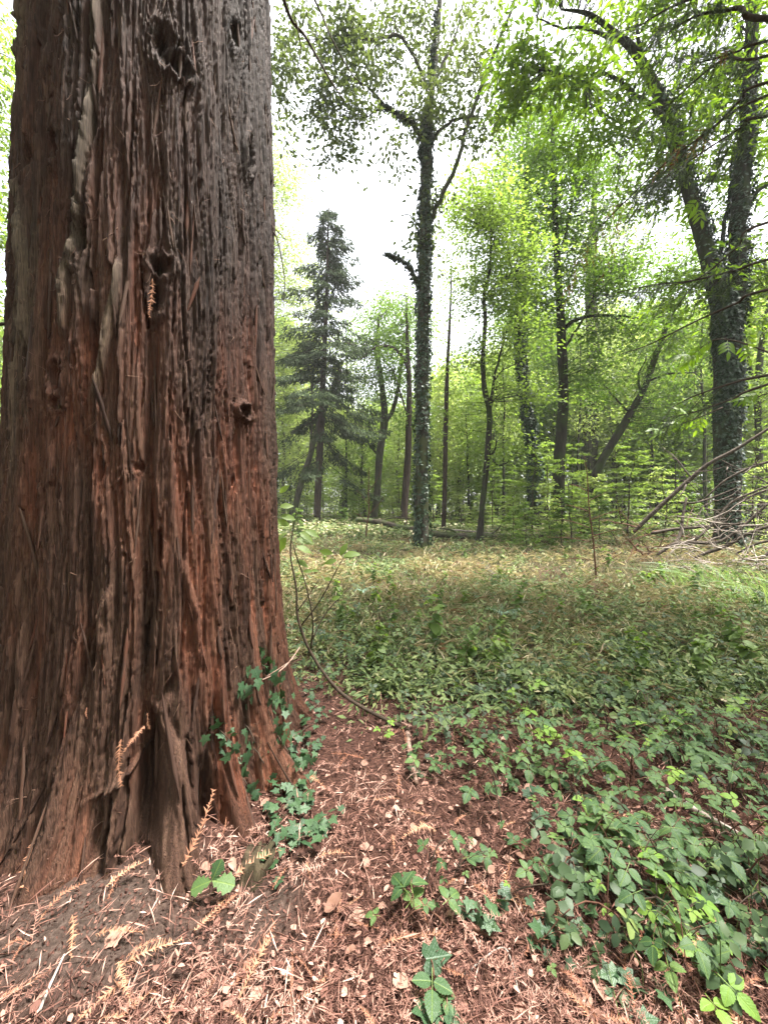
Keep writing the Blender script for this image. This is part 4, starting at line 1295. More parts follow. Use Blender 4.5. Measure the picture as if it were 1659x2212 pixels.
# ------------------------------------------------------------------ the wood behind: copied trees
def wood_proto(name, seed, h, leaf, bark, nclu, per, lsize, spread, lean=.0, low=.25):
    rng = np.random.default_rng(seed)
    root = empty(name)
    zz = np.linspace(-.4, h * .93, 9)
    x = np.cumsum(rng.normal(lean, .25, 9)) * .5
    y = np.cumsum(rng.normal(0, .2, 9)) * .5
    Q = spline(np.column_stack([x - x[0], y - y[0], zz, np.linspace(.24, .04, 9)]), 3)
    V, f = tube(Q[:, :3], Q[:, 3], 8, .12, seed)
    obj('trunk', Geo().add(V, f).mesh('trunk'), bark, root)
    g = Geo()
    C = []
    for q in range(nclu):
        u = low + (1 - low) * rng.random() ** .9
        z = h * u
        rad = h * .17 * (math.sin(math.pi * min(1, (u - low) / (1 - low) * .8 + .18)) + .15)
        az = rng.uniform(0, 2 * math.pi)
        rr = rad * rng.random() ** .5
        i = int(np.argmin(np.abs(Q[:, 2] - z * .88)))
        c = np.array([Q[i, 0] + rr * math.cos(az), Q[i, 1] + rr * math.sin(az), z])
        C.append(c)
        K = spline([Q[i, :3], (Q[i, :3] + c) / 2 + rng.normal(0, .12, 3), c], 3)
        V, f = tube(K, np.linspace(.05 * (1 - u) + .015, .008, len(K)), 3, cap=False)
        g.add(V, f)
    obj('limb', g.mesh('limb'), bark, root, 'stuff')
    C = np.array(C)
    pos, d, nn = clusters(C, per, spread * rng.uniform(.6, 1.3, len(C)), rng, .5, .25, .7)
    rnd = np.clip(np.repeat(rng.normal(.5, .2, len(C)), per) + rng.normal(0, .15, len(pos)), 0, 1)
    obj('crown', leaves_mesh('crown', RHOMB, pos, d, nn, lsize * rng.uniform(.7, 1.3, len(pos)), rng, rnd=rnd), leaf, root, 'stuff')
    return root


def sapling_proto(name, seed, h, leaf, nb, per, lsize, stem_mat):
    """young beech: thin stem, flat tiers of leaves"""
    rng = np.random.default_rng(seed)
    root = empty(name)
    x = np.cumsum(rng.normal(0, .06, 7))
    y = np.cumsum(rng.normal(0, .06, 7))
    Q = spline(np.column_stack([x - x[0], y - y[0], np.linspace(-.15, h, 7)]), 3)
    V, f = tube(Q, np.linspace(.012 * h, .006, len(Q)), 6, .1, seed)
    obj('stem', Geo().add(V, f).mesh('stem'), stem_mat, root)
    g, pos, d = Geo(), [], []
    for q in range(nb):
        u = .12 + .88 * rng.random()
        p = Q[int(u * (len(Q) - 1))]
        az = rng.uniform(0, 2 * math.pi)
        L = h * .34 * (1.15 - .8 * u) * rng.uniform(.6, 1.2)
        t = np.linspace(0, 1, 6)
        P = p + np.stack([np.cos(az) * L * t, np.sin(az) * L * t, L * (.28 * t - .30 * t * t)], -1)
        V, f = tube(P, np.linspace(.010, .003, 6), 3, cap=False)
        g.add(V, f)
        sv = np.array([-math.sin(az), math.cos(az), 0])
        for _ in range(per):
            a = rng.uniform(.25, 1.05)
            s = rng.normal(0, .22) * L * (1.15 - .5 * a)
            pos.append(P[0] + (P[-1] - P[0]) * a + sv * s + [0, 0, L * .07 * (1 - a) - .15 * abs(s) + rng.normal(0, .03)])
            d.append(np.array([math.cos(az), math.sin(az), -.15]) + sv * np.sign(s) * .9 + rng.normal(0, .3, 3))
    obj('twig', g.mesh('twig'), stem_mat, root, 'stuff')
    pos, d = np.array(pos), np.array(d)
    nn = np.array([0, 0, 1.]) + rng.normal(0, .28, pos.shape)
    obj('foliage', leaves_mesh('foliage', RHOMB, pos, d, nn, lsize * rng.uniform(.65, 1.25, len(pos)), rng), leaf, root, 'stuff')
    return root


def pole_proto(seed, h, r0, leaf):
    return wood_proto('slender_tree', seed, h, leaf, M['bark_dark'], 40, 44, .26, .8, .0, .45)


POLES = [pole_proto(211, 17, .1, M['leaf_far']), pole_proto(212, 14, .1, M['leaf_bright']), pole_proto(213, 20, .1, M['leaf_far'])]
PROTO = [wood_proto('wood_tree', 201, 26, M['leaf_far'], M['bark_oak'], 170, 52, .42, 1.1), wood_proto('wood_tree', 202, 22, M['leaf_far'], M['bark_grey'], 140, 52, .40, 1.0, .1, .15),
         wood_proto('wood_tree', 203, 29, M['leaf_mid'], M['bark_oak'], 180, 52, .42, 1.2, -.08, .3), wood_proto('wood_tree', 204, 15, M['leaf_bright'], M['bark_grey'], 110, 52, .32, .8, .05, .1)]
rng = np.random.default_rng(77)
SPOTS = []
# (x, y, proto, scale): measured loosely off the photograph; the middle of the view has the lower, farther trees
for px, Y, k, s in [(640, 46, 0, .95), (600, 58, 2, 1.0), (690, 62, 1, .85), (735, 54, 3, 1.1), (770, 66, 1, .8), (800, 50, 3, 1.05), (840, 60, 1, .85), (880, 70, 0, .8), (905, 48, 3, 1.15), (950, 56, 1, .95), (985, 44, 3, 1.25), (1020, 62, 0, 1.0),
                    (1065, 50, 1, 1.05), (1095, 40, 3, 1.2), (1120, 58, 2, 1.05), (1170, 46, 0, .95), (1205, 64, 2, 1.1), (1240, 42, 1, 1.0), (1300, 54, 0, 1.1), (1340, 44, 3, 1.2), (1370, 60, 2, 1.1), (1410, 38, 1, .95), (1450, 52, 0, 1.05), (1490, 34, 3, 1.25), (1530, 46, 2, .95),
                    (1575, 56, 0, 1.1), (1610, 36, 1, 1.0), (1650, 48, 2, 1.0), (1690, 40, 0, 1.0), (1740, 52, 2, 1.1), (520, 50, 2, 1.05), (460, 60, 0, 1.0), (60, 44, 1, 1.0), (0, 34, 3, 1.3), (-60, 40, 0, 1.0), (-120, 52, 2, 1.0), (1030, 78, 2, 1.0), (820, 84, 2, .95), (680, 80, 2, 1.0), (930, 88, 0, 1.0), (1420, 76, 2, 1.15), (1560, 80, 2, 1.15), (1260, 84, 2, 1.15)]:
    SPOTS.append(((px - 829.5) / F * Y, Y, k, s))
MARKS = [(-200, 'left of the redwood'), (300, 'beside the redwood edge'), (655, 'left of the spruce'), (750, 'between spruce and forked tree'), (850, 'left of the ivy clad tree'), (915, 'right of the ivy clad tree'), (1000, 'left of the S shaped tree'), (1050, 'right of the S shaped tree'),
         (1125, 'behind the ivy lumped trunk'), (1190, 'beside the dark upright tree'), (1250, 'around the slanting trunk foot'), (1335, 'right of the slanting trunk'), (1430, 'left of the oak'), (1540, 'behind the oak'), (1615, 'right of the oak')]
SEEN = {}


def where(px, kind):
    w = [m for p, m in MARKS if p <= px][-1]
    SEEN[(kind, w)] = SEEN.get((kind, w), 0) + 1
    return w, SEEN[(kind, w)]


for px, Y, k, s in [(960, 38, 1, .7), (1075, 36, 3, 1.0), (1190, 38, 2, .7), (1320, 36, 1, .8), (1470, 34, 3, 1.15), (1640, 34, 1, .8), (740, 46, 0, .6), (790, 40, 3, .9), (860, 44, 1, .62), (610, 38, 1, .8), (650, 50, 3, 1.1)]:
    SPOTS.append(((px - 829.5) / F * Y, Y, k, s))
used = set()
SPOTS.sort(key=lambda q: q[1])
for x, y, k, s in SPOTS:
    o = PROTO[k] if k not in used else copy_tree(PROTO[k])
    used.add(k)
    o.location = (x, y, float(gz(x, y)))
    o.scale = (s, s, s * rng.uniform(.92, 1.08))
    o.rotation_euler = (0, 0, rng.uniform(0, 6.28))
    w, c = where(829.5 + x / y * F, 'w%d' % k)
    lab = ['broad pale green tree far back', 'grey stemmed light green tree far back', 'tall deeper green tree far back', 'low bright green tree far back'][k] + ', ' + w + ('' if c == 1 else ', farther one' if c == 2 else ', farthest one')
    tag(o, lab, 'tree', ['broad pale trees of the far wood', 'grey stemmed trees of the far wood', 'tall green trees of the far wood', 'low bright trees of the far wood'][k])

used = set()
rng_p = np.random.default_rng(78)
for px, Y, k in sorted([(628, 44, 0), (665, 52, 1), (745, 40, 2), (762, 56, 0), (850, 52, 1), (896, 40, 0), (940, 46, 2), (990, 52, 0), (1012, 36, 1), (1072, 44, 2), (1088, 30, 0), (1098, 56, 1), (1118, 42, 0), (1175, 38, 1), (1232, 48, 2), (1246, 32, 0), (1312, 46, 1), (1345, 36, 2), (1385, 50, 0), (1415, 30, 1), (1440, 44, 2), (1478, 38, 0), (1512, 50, 1), (1528, 28, 2), (1618, 40, 0), (1655, 32, 1)], key=lambda q: q[1]):
    x = (px - 829.5) / F * Y
    o = POLES[k] if k not in used else copy_tree(POLES[k])
    used.add(k)
    o.location = (x, Y, float(gz(x, Y)))
    sc_ = rng_p.uniform(.85, 1.15)
    o.scale = (sc_ * .62, sc_ * .62, sc_)
    o.rotation_euler = (rng_p.normal(0, .03), rng_p.normal(0, .03), rng_p.uniform(0, 6.28))
    w, c = where(px, 'p')
    tag(o, 'slender dark trunk with a small high crown, ' + w + ('' if c == 1 else ', farther one' if c == 2 else ', farthest one'), 'tree', 'slender trunks in the wood behind')

SAP = [sapling_proto('beech_sapling', 301, 4.6, M['leaf_bright'], 40, 46, .15, M['twig']), sapling_proto('beech_sapling', 302, 3.2, M['leaf_far'], 32, 40, .14, M['twig']), sapling_proto('beech_sapling', 303, 6.5, M['leaf_bright'], 46, 56, .17, M['twig']), sapling_proto('beech_sapling', 304, 1.8, M['leaf_mid'], 30, 45, .11, M['twig'])]
used = set()
for px, Y, k, s in sorted([(620, 30, 1, 1), (655, 38, 0, 1.1), (720, 36, 1, 1), (745, 28, 3, 1), (775, 34, 0, .9), (845, 29, 1, .9), (860, 40, 2, 1), (900, 26, 3, 1), (940, 34, 0, 1.1), (985, 25, 1, 1), (1000, 38, 2, 1.1), (1065, 26, 0, 1.0), (1090, 33, 2, 1.0), (1120, 23, 1, 1.1), (1105, 19, 3, 1.1),
                    (1150, 21, 0, 1.1), (1185, 19, 1, 1.0), (1180, 29, 2, 1.1), (1235, 18, 0, .9), (1240, 26, 2, 1.0), (1290, 20, 1, 1.1), (1330, 27, 2, 1.0), (1355, 22, 0, 1.1), (1400, 30, 2, 1.1), (1425, 19, 1, 1.2), (1470, 24, 0, 1.2), (1500, 19, 3, 1.4), (1530, 30, 2, 1.1), (1625, 20, 0, 1.2), (1650, 17, 1, 1.2), (1680, 25, 2, 1.1),
                    (640, 24, 3, 1), (700, 42, 2, 1), (1215, 15.5, 3, 1.2), (1140, 17, 3, 1.2), (1300, 16.5, 3, 1.3), (1255, 22, 1, 1.2), (1040, 30, 1, 1), (800, 45, 2, 1), (-20, 20, 0, 1.2), (5, 26, 2, 1.2)], key=lambda q: q[1]):
    x = (px - 829.5) / F * Y
    o = SAP[k] if k not in used else copy_tree(SAP[k])
    used.add(k)
    o.location = (x, Y, float(gz(x, Y)))
    o.scale = (s, s, s)
    o.rotation_euler = (0, 0, rng.uniform(0, 6.28))
    w, c = where(px, 's%d' % k)
    tag(o, ['bright green beech sapling with flat leaf tiers', 'pale green beech sapling with flat leaf tiers', 'tall bright young beech with flat leaf tiers', 'knee high dull green beech sapling'][k] + ', ' + w + ('' if c == 1 else ', farther one' if c == 2 else ', farthest one'), 'sapling',
        ['bright saplings of the understorey', 'pale saplings of the understorey', 'tall young beeches of the understorey', 'low saplings of the understorey'][k])


# the wood farther off, and an unseen wood added behind the camera for shade, read as one mass each
def wood_mass(name, label, n, size, sampler, mat, seed):
    rng = np.random.default_rng(seed)
    C = sampler(rng)
    per = n // len(C)
    pos, d, nn = clusters(C, per, 1.7, rng, .6, .2, .6)
    ok = pos[:, 2] > .2
    rnd = np.clip(np.repeat(rng.normal(.55, .2, len(C)), per) + rng.normal(0, .15, len(pos)), 0, 1)
    me = leaves_mesh(name, RHOMB, pos[ok], d[ok], nn[ok], size * rng.uniform(.6, 1.3, ok.sum()), rng, rnd=rnd[ok])
    tag(obj(name, me, mat), label, kind='stuff')


def far_ring(rng):
    a = rng.uniform(R(-62), R(62), 1500)
    r = rng.uniform(85, 125, 1500)
    hmax = 15 + 8 * fbm(a * 9, a * 0, 2, 4)
    return np.stack([r * np.sin(a), r * np.cos(a), rng.random(1500) * hmax], -1)


def back_ring(rng):
    n = 1100
    a = rng.uniform(R(75), R(285), n)
    r = rng.uniform(9, 34, n)
    return np.stack([r * np.sin(a), r * np.cos(a), np.where(r < 16, rng.uniform(7, 24, n), rng.uniform(1, 24, n))], -1)


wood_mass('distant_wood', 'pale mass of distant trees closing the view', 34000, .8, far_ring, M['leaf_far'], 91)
wood_mass('shade_wood', 'unseen leaf mass added behind the camera to shade the redwood trunk', 30000, .6, back_ring, M['leaf_mid'], 92)

# ------------------------------------------------------------------ fallen wood in the clearing
def wood_piece(name, curves, mat, label, cat, seed=0, part='limb', seg=8, lump=.15, group=None):
    """curves: lists of world (x, y, z, r); first one is the main piece"""
    org = np.array(curves[0][0][:3])
    if len(curves) == 1:
        Q = spline(curves[0], 6)
        V, f = tube(Q[:, :3], Q[:, 3], seg, lump, seed)
        o = obj(name, Geo().add(V - org, f).mesh(name), mat)
        o.location = org
        return tag(o, label, cat, group)
    root = empty(name, org)
    tag(root, label, cat, group)
    for i, c in enumerate(curves):
        Q = spline(c, 5)
        V, f = tube(Q[:, :3], Q[:, 3], seg if i == 0 else max(4, seg - 3), lump, seed + i)
        obj(part, Geo().add(V - org, f).mesh(part), mat, root)
    return root


def pr(px, py, Y, rpx):
    return tuple(at(px, py, Y)) + (rpx / F * Y,)


wood_piece('fallen_log', [[pr(930, 1152, 22, 6), pr(985, 1157, 22, 7), pr(1050, 1161, 21.6, 8), pr(1110, 1163, 21.3, 7.5), pr(1190, 1160, 21, 6)], [pr(985, 1150, 22, 2), pr(970, 1143, 22, 2), pr(950, 1141, 22, 1.2)], [pr(1060, 1155, 21.6, 2), pr(1078, 1140, 21.4, 1.5), pr(1085, 1125, 21.3, .8)]],
           M['log'], 'mossy fallen log lying across the ground behind the ivy clad tree', 'log', 5)
wood_piece('fallen_log', [[pr(770, 1122, 27, 5), pr(820, 1128, 26.5, 6), pr(860, 1137, 26, 5.5), pr(898, 1144, 25.6, 4)], [pr(820, 1126, 26.5, 2), pr(850, 1118, 26.5, 1.6), pr(895, 1122, 26.5, 1)]],
           M['log'], 'smaller fallen log in two pieces left of the ivy clad tree', 'log', 6)
wood_piece('fallen_branch', [[pr(955, 1143, 23, 1.8), pr(1010, 1147, 22.6, 1.8), pr(1065, 1152, 22.3, 1.2)]], M['dead_pale'], 'thin pale branch lying on top of the fallen log', 'branch', 7, seg=6)

# the big dead branch lying on the right, in front of the oak
main = [pr(1368, 1150, 11.5, 3.5), pr(1395, 1122, 11.4, 4.5), pr(1440, 1080, 11.2, 4.5), pr(1490, 1035, 11, 4.5), pr(1530, 1002, 10.8, 4), pr(1590, 970, 10.5, 3.6), pr(1660, 925, 10.2, 3), pr(1730, 880, 10, 2.5)]
c2 = [pr(1420, 1198, 10.4, 3), pr(1455, 1175, 10.4, 4), pr(1500, 1172, 10.3, 4), pr(1545, 1172, 10.2, 3.6), pr(1580, 1155, 10.1, 3.2), pr(1625, 1118, 10, 3), pr(1670, 1075, 9.8, 2.4), pr(1720, 1020, 9.6, 2)]
c3 = [pr(1500, 1205, 10, 3), pr(1530, 1192, 9.9, 4), pr(1570, 1178, 9.8, 4), pr(1610, 1155, 9.6, 3.8), pr(1655, 1138, 9.4, 3.5), pr(1720, 1120, 9.2, 3)]
c4 = [pr(1457, 1176, 10.5, 4), pr(1470, 1150, 10.6, 3.8), pr(1474, 1115, 10.7, 3.2), pr(1482, 1075, 10.8, 2.5)]
c5 = [pr(1405, 1152, 11, 3), pr(1455, 1143, 10.9, 3.5), pr(1520, 1138, 10.7, 3), pr(1580, 1132, 10.5, 2.5), pr(1660, 1140, 10.2, 1.6)]
c6 = [pr(1500, 1168, 10.6, 3), pr(1540, 1130, 10.6, 3), pr(1580, 1085, 10.5, 2.6), pr(1620, 1065, 10.4, 2.2), pr(1680, 1040, 10.2, 1.5)]
c7 = [pr(1465, 1085, 11, 2.6), pr(1500, 1086, 10.9, 2.2), pr(1545, 1072, 10.8, 1.8), pr(1600, 1050, 10.6, 1)]
c8 = [pr(1640, 1210, 9.2, 3), pr(1665, 1190, 9.2, 3.5), pr(1720, 1150, 9, 3)]
def fat(c, k):
    return [q[:3] + (q[3] * k,) for q in c]


c9 = [pr(1720, 985, 9.6, 2.5), pr(1640, 1003, 9.9, 2.5), pr(1570, 1035, 10.2, 2.2), pr(1520, 1078, 10.4, 1.5)]
c10 = [pr(1720, 1050, 9.4, 2.5), pr(1650, 1060, 9.7, 2.5), pr(1590, 1090, 10, 2.2), pr(1545, 1135, 10.2, 1.6)]
c11 = [pr(1720, 1175, 9, 3), pr(1650, 1170, 9.3, 2.6), pr(1590, 1195, 9.5, 2)]
main, c2, c3, c4, c5, c6, c8 = (fat(c, 1.0) for c in (main, c2, c3, c4, c5, c6, c8))
wood_piece('fallen_branch', [c9, c10, c11], M['dead_wood'], 'bundle of dead boughs reaching in from the right edge', 'branch', 44, seg=7)
wood_piece('fallen_branch', [main, c4, c5, c7], M['dead_wood'], 'long dead forking branch rising to the right before the oak', 'branch', 31, seg=7)
wood_piece('fallen_branch', [c2, c6], M['dead_wood'], 'curved dead branch lying low under the rising one', 'branch', 35, seg=7)
wood_piece('fallen_branch', [c3, c8], M['dead_wood'], 'lowest thick dead branch at the foot of the brushwood', 'branch', 38, seg=7)
rng = np.random.default_rng(55)


def brush(name, n, box, label, mat, rpx, seed, lift=.0):
    """a tangle of bare twigs: a thing with its larger twigs as parts"""
    rng = np.random.default_rng(seed)
    x0, x1, y0, y1, Y0, Y1 = box
    org = at((x0 + x1) / 2, (y0 + y1) / 2, (Y0 + Y1) / 2)
    org[2] = float(gz(org[0], org[1]))
    root = empty(name, org)
    tag(root, label, 'brushwood')
    for q in range(n):
        Y = rng.uniform(Y0, Y1)
        p = at(rng.uniform(x0, x1), rng.uniform(y0, y1), Y)
        p[2] = max(p[2], float(gz(p[0], p[1])) + .02)
        L = rng.uniform(.35, 1.3)
        a = rng.uniform(0, 6.28)
        v = np.array([math.cos(a), .4 * math.sin(a), rng.normal(lift, .35)])
        v /= np.linalg.norm(v)
        t = np.linspace(0, 1, 7)[:, None]
        w = rng.normal(0, .25, 3)
        P = p + v * L * t + w * L * t ** 2 + np.cumsum(rng.normal(0, .018, (7, 3)), 0)
        P[:, 2] = np.maximum(P[:, 2], gz(P[:, 0], P[:, 1]) + .01)
        r0 = rpx * rng.uniform(.5, 1.4) / F * Y
        g = Geo()
        V, f = tube(P, np.linspace(r0, r0 * .35, 7), 4)
        g.add(V - org, f)
        for _ in range(rng.integers(1, 4)):
            i = rng.integers(2, 6)
            v2 = v + rng.normal(0, .6, 3)
            P2 = P[i] + v2 * L * .35 * np.linspace(0, 1, 4)[:, None]
            V, f = tube(P2, np.linspace(r0 * .6, r0 * .25, 4), 3)
            g.add(V - org, f)
        obj('twig', g.mesh('twig'), mat, root)


brush('brushwood', 62, (1480, 1710, 1130, 1255, 8.4, 10), 'tangle of pale bare twigs on the ground at the right edge', M['dead_pale'], 1.2, 61, .2)
brush('brushwood', 56, (1470, 1710, 1000, 1180, 9.3, 11), 'dark thin bare twigs crossing in front of the oak trunk', M['dead_wood'], 1.4, 62)
brush('brushwood', 22, (1370, 1480, 1130, 1210, 10.5, 12), 'reddish dead twigs at the left end of the fallen branch', M['twig_red'], 1.2, 63)
brush('brushwood', 20, (1130, 1330, 1110, 1170, 15, 18), 'grey brushwood on the ground under the slanting trunk', M['dead_wood'], .9, 64)

# sticks lying among the leaves
def stick(pts, mat, label, rpx0, rpx1, seed):
    P = [gp(*p) + [0, 0, .02] for p in pts]
    n = len(P)
    c = [tuple(p) + ((rpx0 + (rpx1 - rpx0) * i / (n - 1)) / F * p[1],) for i, p in enumerate(P)]
    return wood_piece('fallen_stick', [c], mat, label, 'stick', seed, seg=8, lump=.2)


stick([(1345, 1418), (1375, 1470), (1408, 1528), (1470, 1585), (1534, 1633), (1575, 1660)], M['stick'], 'long crooked stick lying among the brambles on the right', 5, 6, 71)
stick([(1436, 1716), (1490, 1752), (1560, 1792), (1600, 1815)], M['dead_pale'], 'pale rotten stick half hidden under bramble leaves on the right', 8, 5, 72)
stick([(880, 1590), (886, 1640), (900, 1700)], M['stick'], 'short brown stick on the litter below the curved stem', 6, 4, 73)
stick([(1010, 2010), (1060, 2035), (1130, 2050), (1210, 2045), (1270, 2035)], M['twig_red'], 'thin brown twig lying behind the bramble sprig', 4, 3, 74)
stick([(85, 2200), (110, 2140), (140, 2075)], M['dead_pale'], 'thin whitish twig on bare soil at the bottom left', 3.5, 2, 75)
stick([(1000, 2120), (1080, 2060), (1105, 2090), (1118, 2150)], M['dead_pale'], 'thin curled pale twig near the bottom centre', 1.8, 1.2, 76)
stick([(1040, 1225), (1065, 1245), (1090, 1258)], M['log'], 'dark rotten chunk of wood in the dry grass', 9, 7, 77)

# ------------------------------------------------------------------ ground cover
def area(n, rng, y0, y1, power=2.0, xl=-1.15, xr=1.15, pad=.4):
    """points on the ground, denser toward the camera as 1/y**(power-1)"""
    u = rng.random(n)
    if abs(power - 1) < 1e-6:
        y = y0 * (y1 / y0) ** u
    else:
        k = 1 - power
        y = (y0 ** k + u * (y1 ** k - y0 ** k)) ** (1 / k)
    x = rng.uniform(xl, xr, n) * y + rng.uniform(-pad, pad, n)
    return x, y


def off_trunk(x, y, m=.02):
    dx, dy = x - AX, y - AY
    d = np.hypot(dx, dy)
    ph = np.arctan2(dx * TRIGHT[0] + dy * TRIGHT[1], dx * TOCAM[0] + dy * TOCAM[1])
    return d > macro_r(ph, np.full_like(d, .02)) + m


def build_litter():
    rng = np.random.default_rng(501)
    g = Geo()
    # shed sprigs
    n = 8000
    x, y = area(n, rng, .6, 5.5, 2.1, -1.35, 1.6, .5)
    keep = (rng.random(n) > bare(x, y) * .93) & off_trunk(x, y)
    x, y = x[keep], y[keep]
    a = rng.normal(.9, 1.0, len(x)) + np.where(rng.random(len(x)) < .5, math.pi, 0)
    z = gz(x, y) + rng.uniform(.006, .04, len(x))
    d = np.stack([np.cos(a), np.sin(a), rng.normal(0, .3, len(x))], -1)
    nn = np.stack([rng.normal(0, .7, len(x)), rng.normal(0, .5, len(x)), np.ones(len(x))], -1)
    T, fs = sprig_template(12, .1, .12, 6)
    V, f, k = stamp(T, fs, np.stack([x, y, z], -1), d, nn, rng.uniform(.05, .14, len(x)))
    g.add(V, f, np.repeat(np.clip(.7 * (fbm(x * 3, y * 3, 3, 66) - .5) + rng.normal(.45, .2, len(x)), 0, .82), k))
    # needles and fibres
    n = 52000
    x, y = area(n, rng, .6, 5.0, 2.2, -1.35, 1.6, .5)
    keep = (rng.random(n) > bare(x, y) * .84) & off_trunk(x, y)
    x, y = x[keep], y[keep]
    a = rng.uniform(0, 6.28, len(x))
    d = np.stack([np.cos(a), np.sin(a), rng.normal(.1, .35, len(x))], -1)
    nn = np.stack([rng.normal(0, .6, len(x)), rng.normal(0, .6, len(x)), np.ones(len(x))], -1)
    L = rng.uniform(.015, .10, len(x))
    sc = np.stack([L, np.full(len(x), .016) * rng.uniform(.4, 2.0, len(x)), L], -1)
    V, f, k = stamp(NEEDLE[0], NEEDLE[1], np.stack([x, y, gz(x, y) + rng.uniform(.002, .04, len(x))], -1), d, nn, sc)
    g.add(V, f, np.repeat(np.clip(.7 * (fbm(x * 3, y * 3, 3, 66) - .5) + rng.normal(.42, .25, len(x)), 0, 1), k))
    n = 5000
    x, y = rng.uniform(-1.7, -.2, n), rng.uniform(1.0, 1.9, n)
    keep = (rng.random(n) < bare(x, y)) & off_trunk(x, y)
    x, y = x[keep], y[keep]
    V, f, k = stamp(OVAL_LOW[0], OVAL_LOW[1], np.stack([x, y, gz(x, y) + .004], -1), rng.normal(0, 1, (len(x), 3)), rng.normal(0, 1, (len(x), 3)) + [0, 0, .6], rng.uniform(.004, .016, len(x)))
    g.add(V, f, np.repeat(rng.uniform(0, .35, len(x)), k))
    # flakes of bark and broken leaves
    n = 14000
    x, y = area(n, rng, .6, 5.5, 2.1, -1.35, 1.6, .5)
    keep = (rng.random(n) > bare(x, y) * .95) & off_trunk(x, y)
    x, y = x[keep], y[keep]
    a = rng.uniform(0, 6.28, len(x))
    d = np.stack([np.cos(a), np.sin(a), rng.normal(.05, .25, len(x))], -1)
    nn = np.stack([rng.normal(0, .5, len(x)), rng.normal(0, .5, len(x)), np.ones(len(x))], -1)
    L = rng.uniform(.008, .034, len(x))
    sc = np.stack([L, L * rng.uniform(.25, 1.1, len(x)), L], -1)
    V, f, k = stamp(OVAL_LOW[0], OVAL_LOW[1], np.stack([x, y, gz(x, y) + rng.uniform(.005, .036, len(x))], -1), d, nn, sc)
    g.add(V, f, np.repeat(np.clip(rng.normal(.46, .2, len(x)), 0, .72), k))
    tag(obj('needle_litter', g.mesh('needle_litter'), M['litter']), 'reddish brown litter of needles, flakes and shed sprigs', kind='stuff')


build_litter()


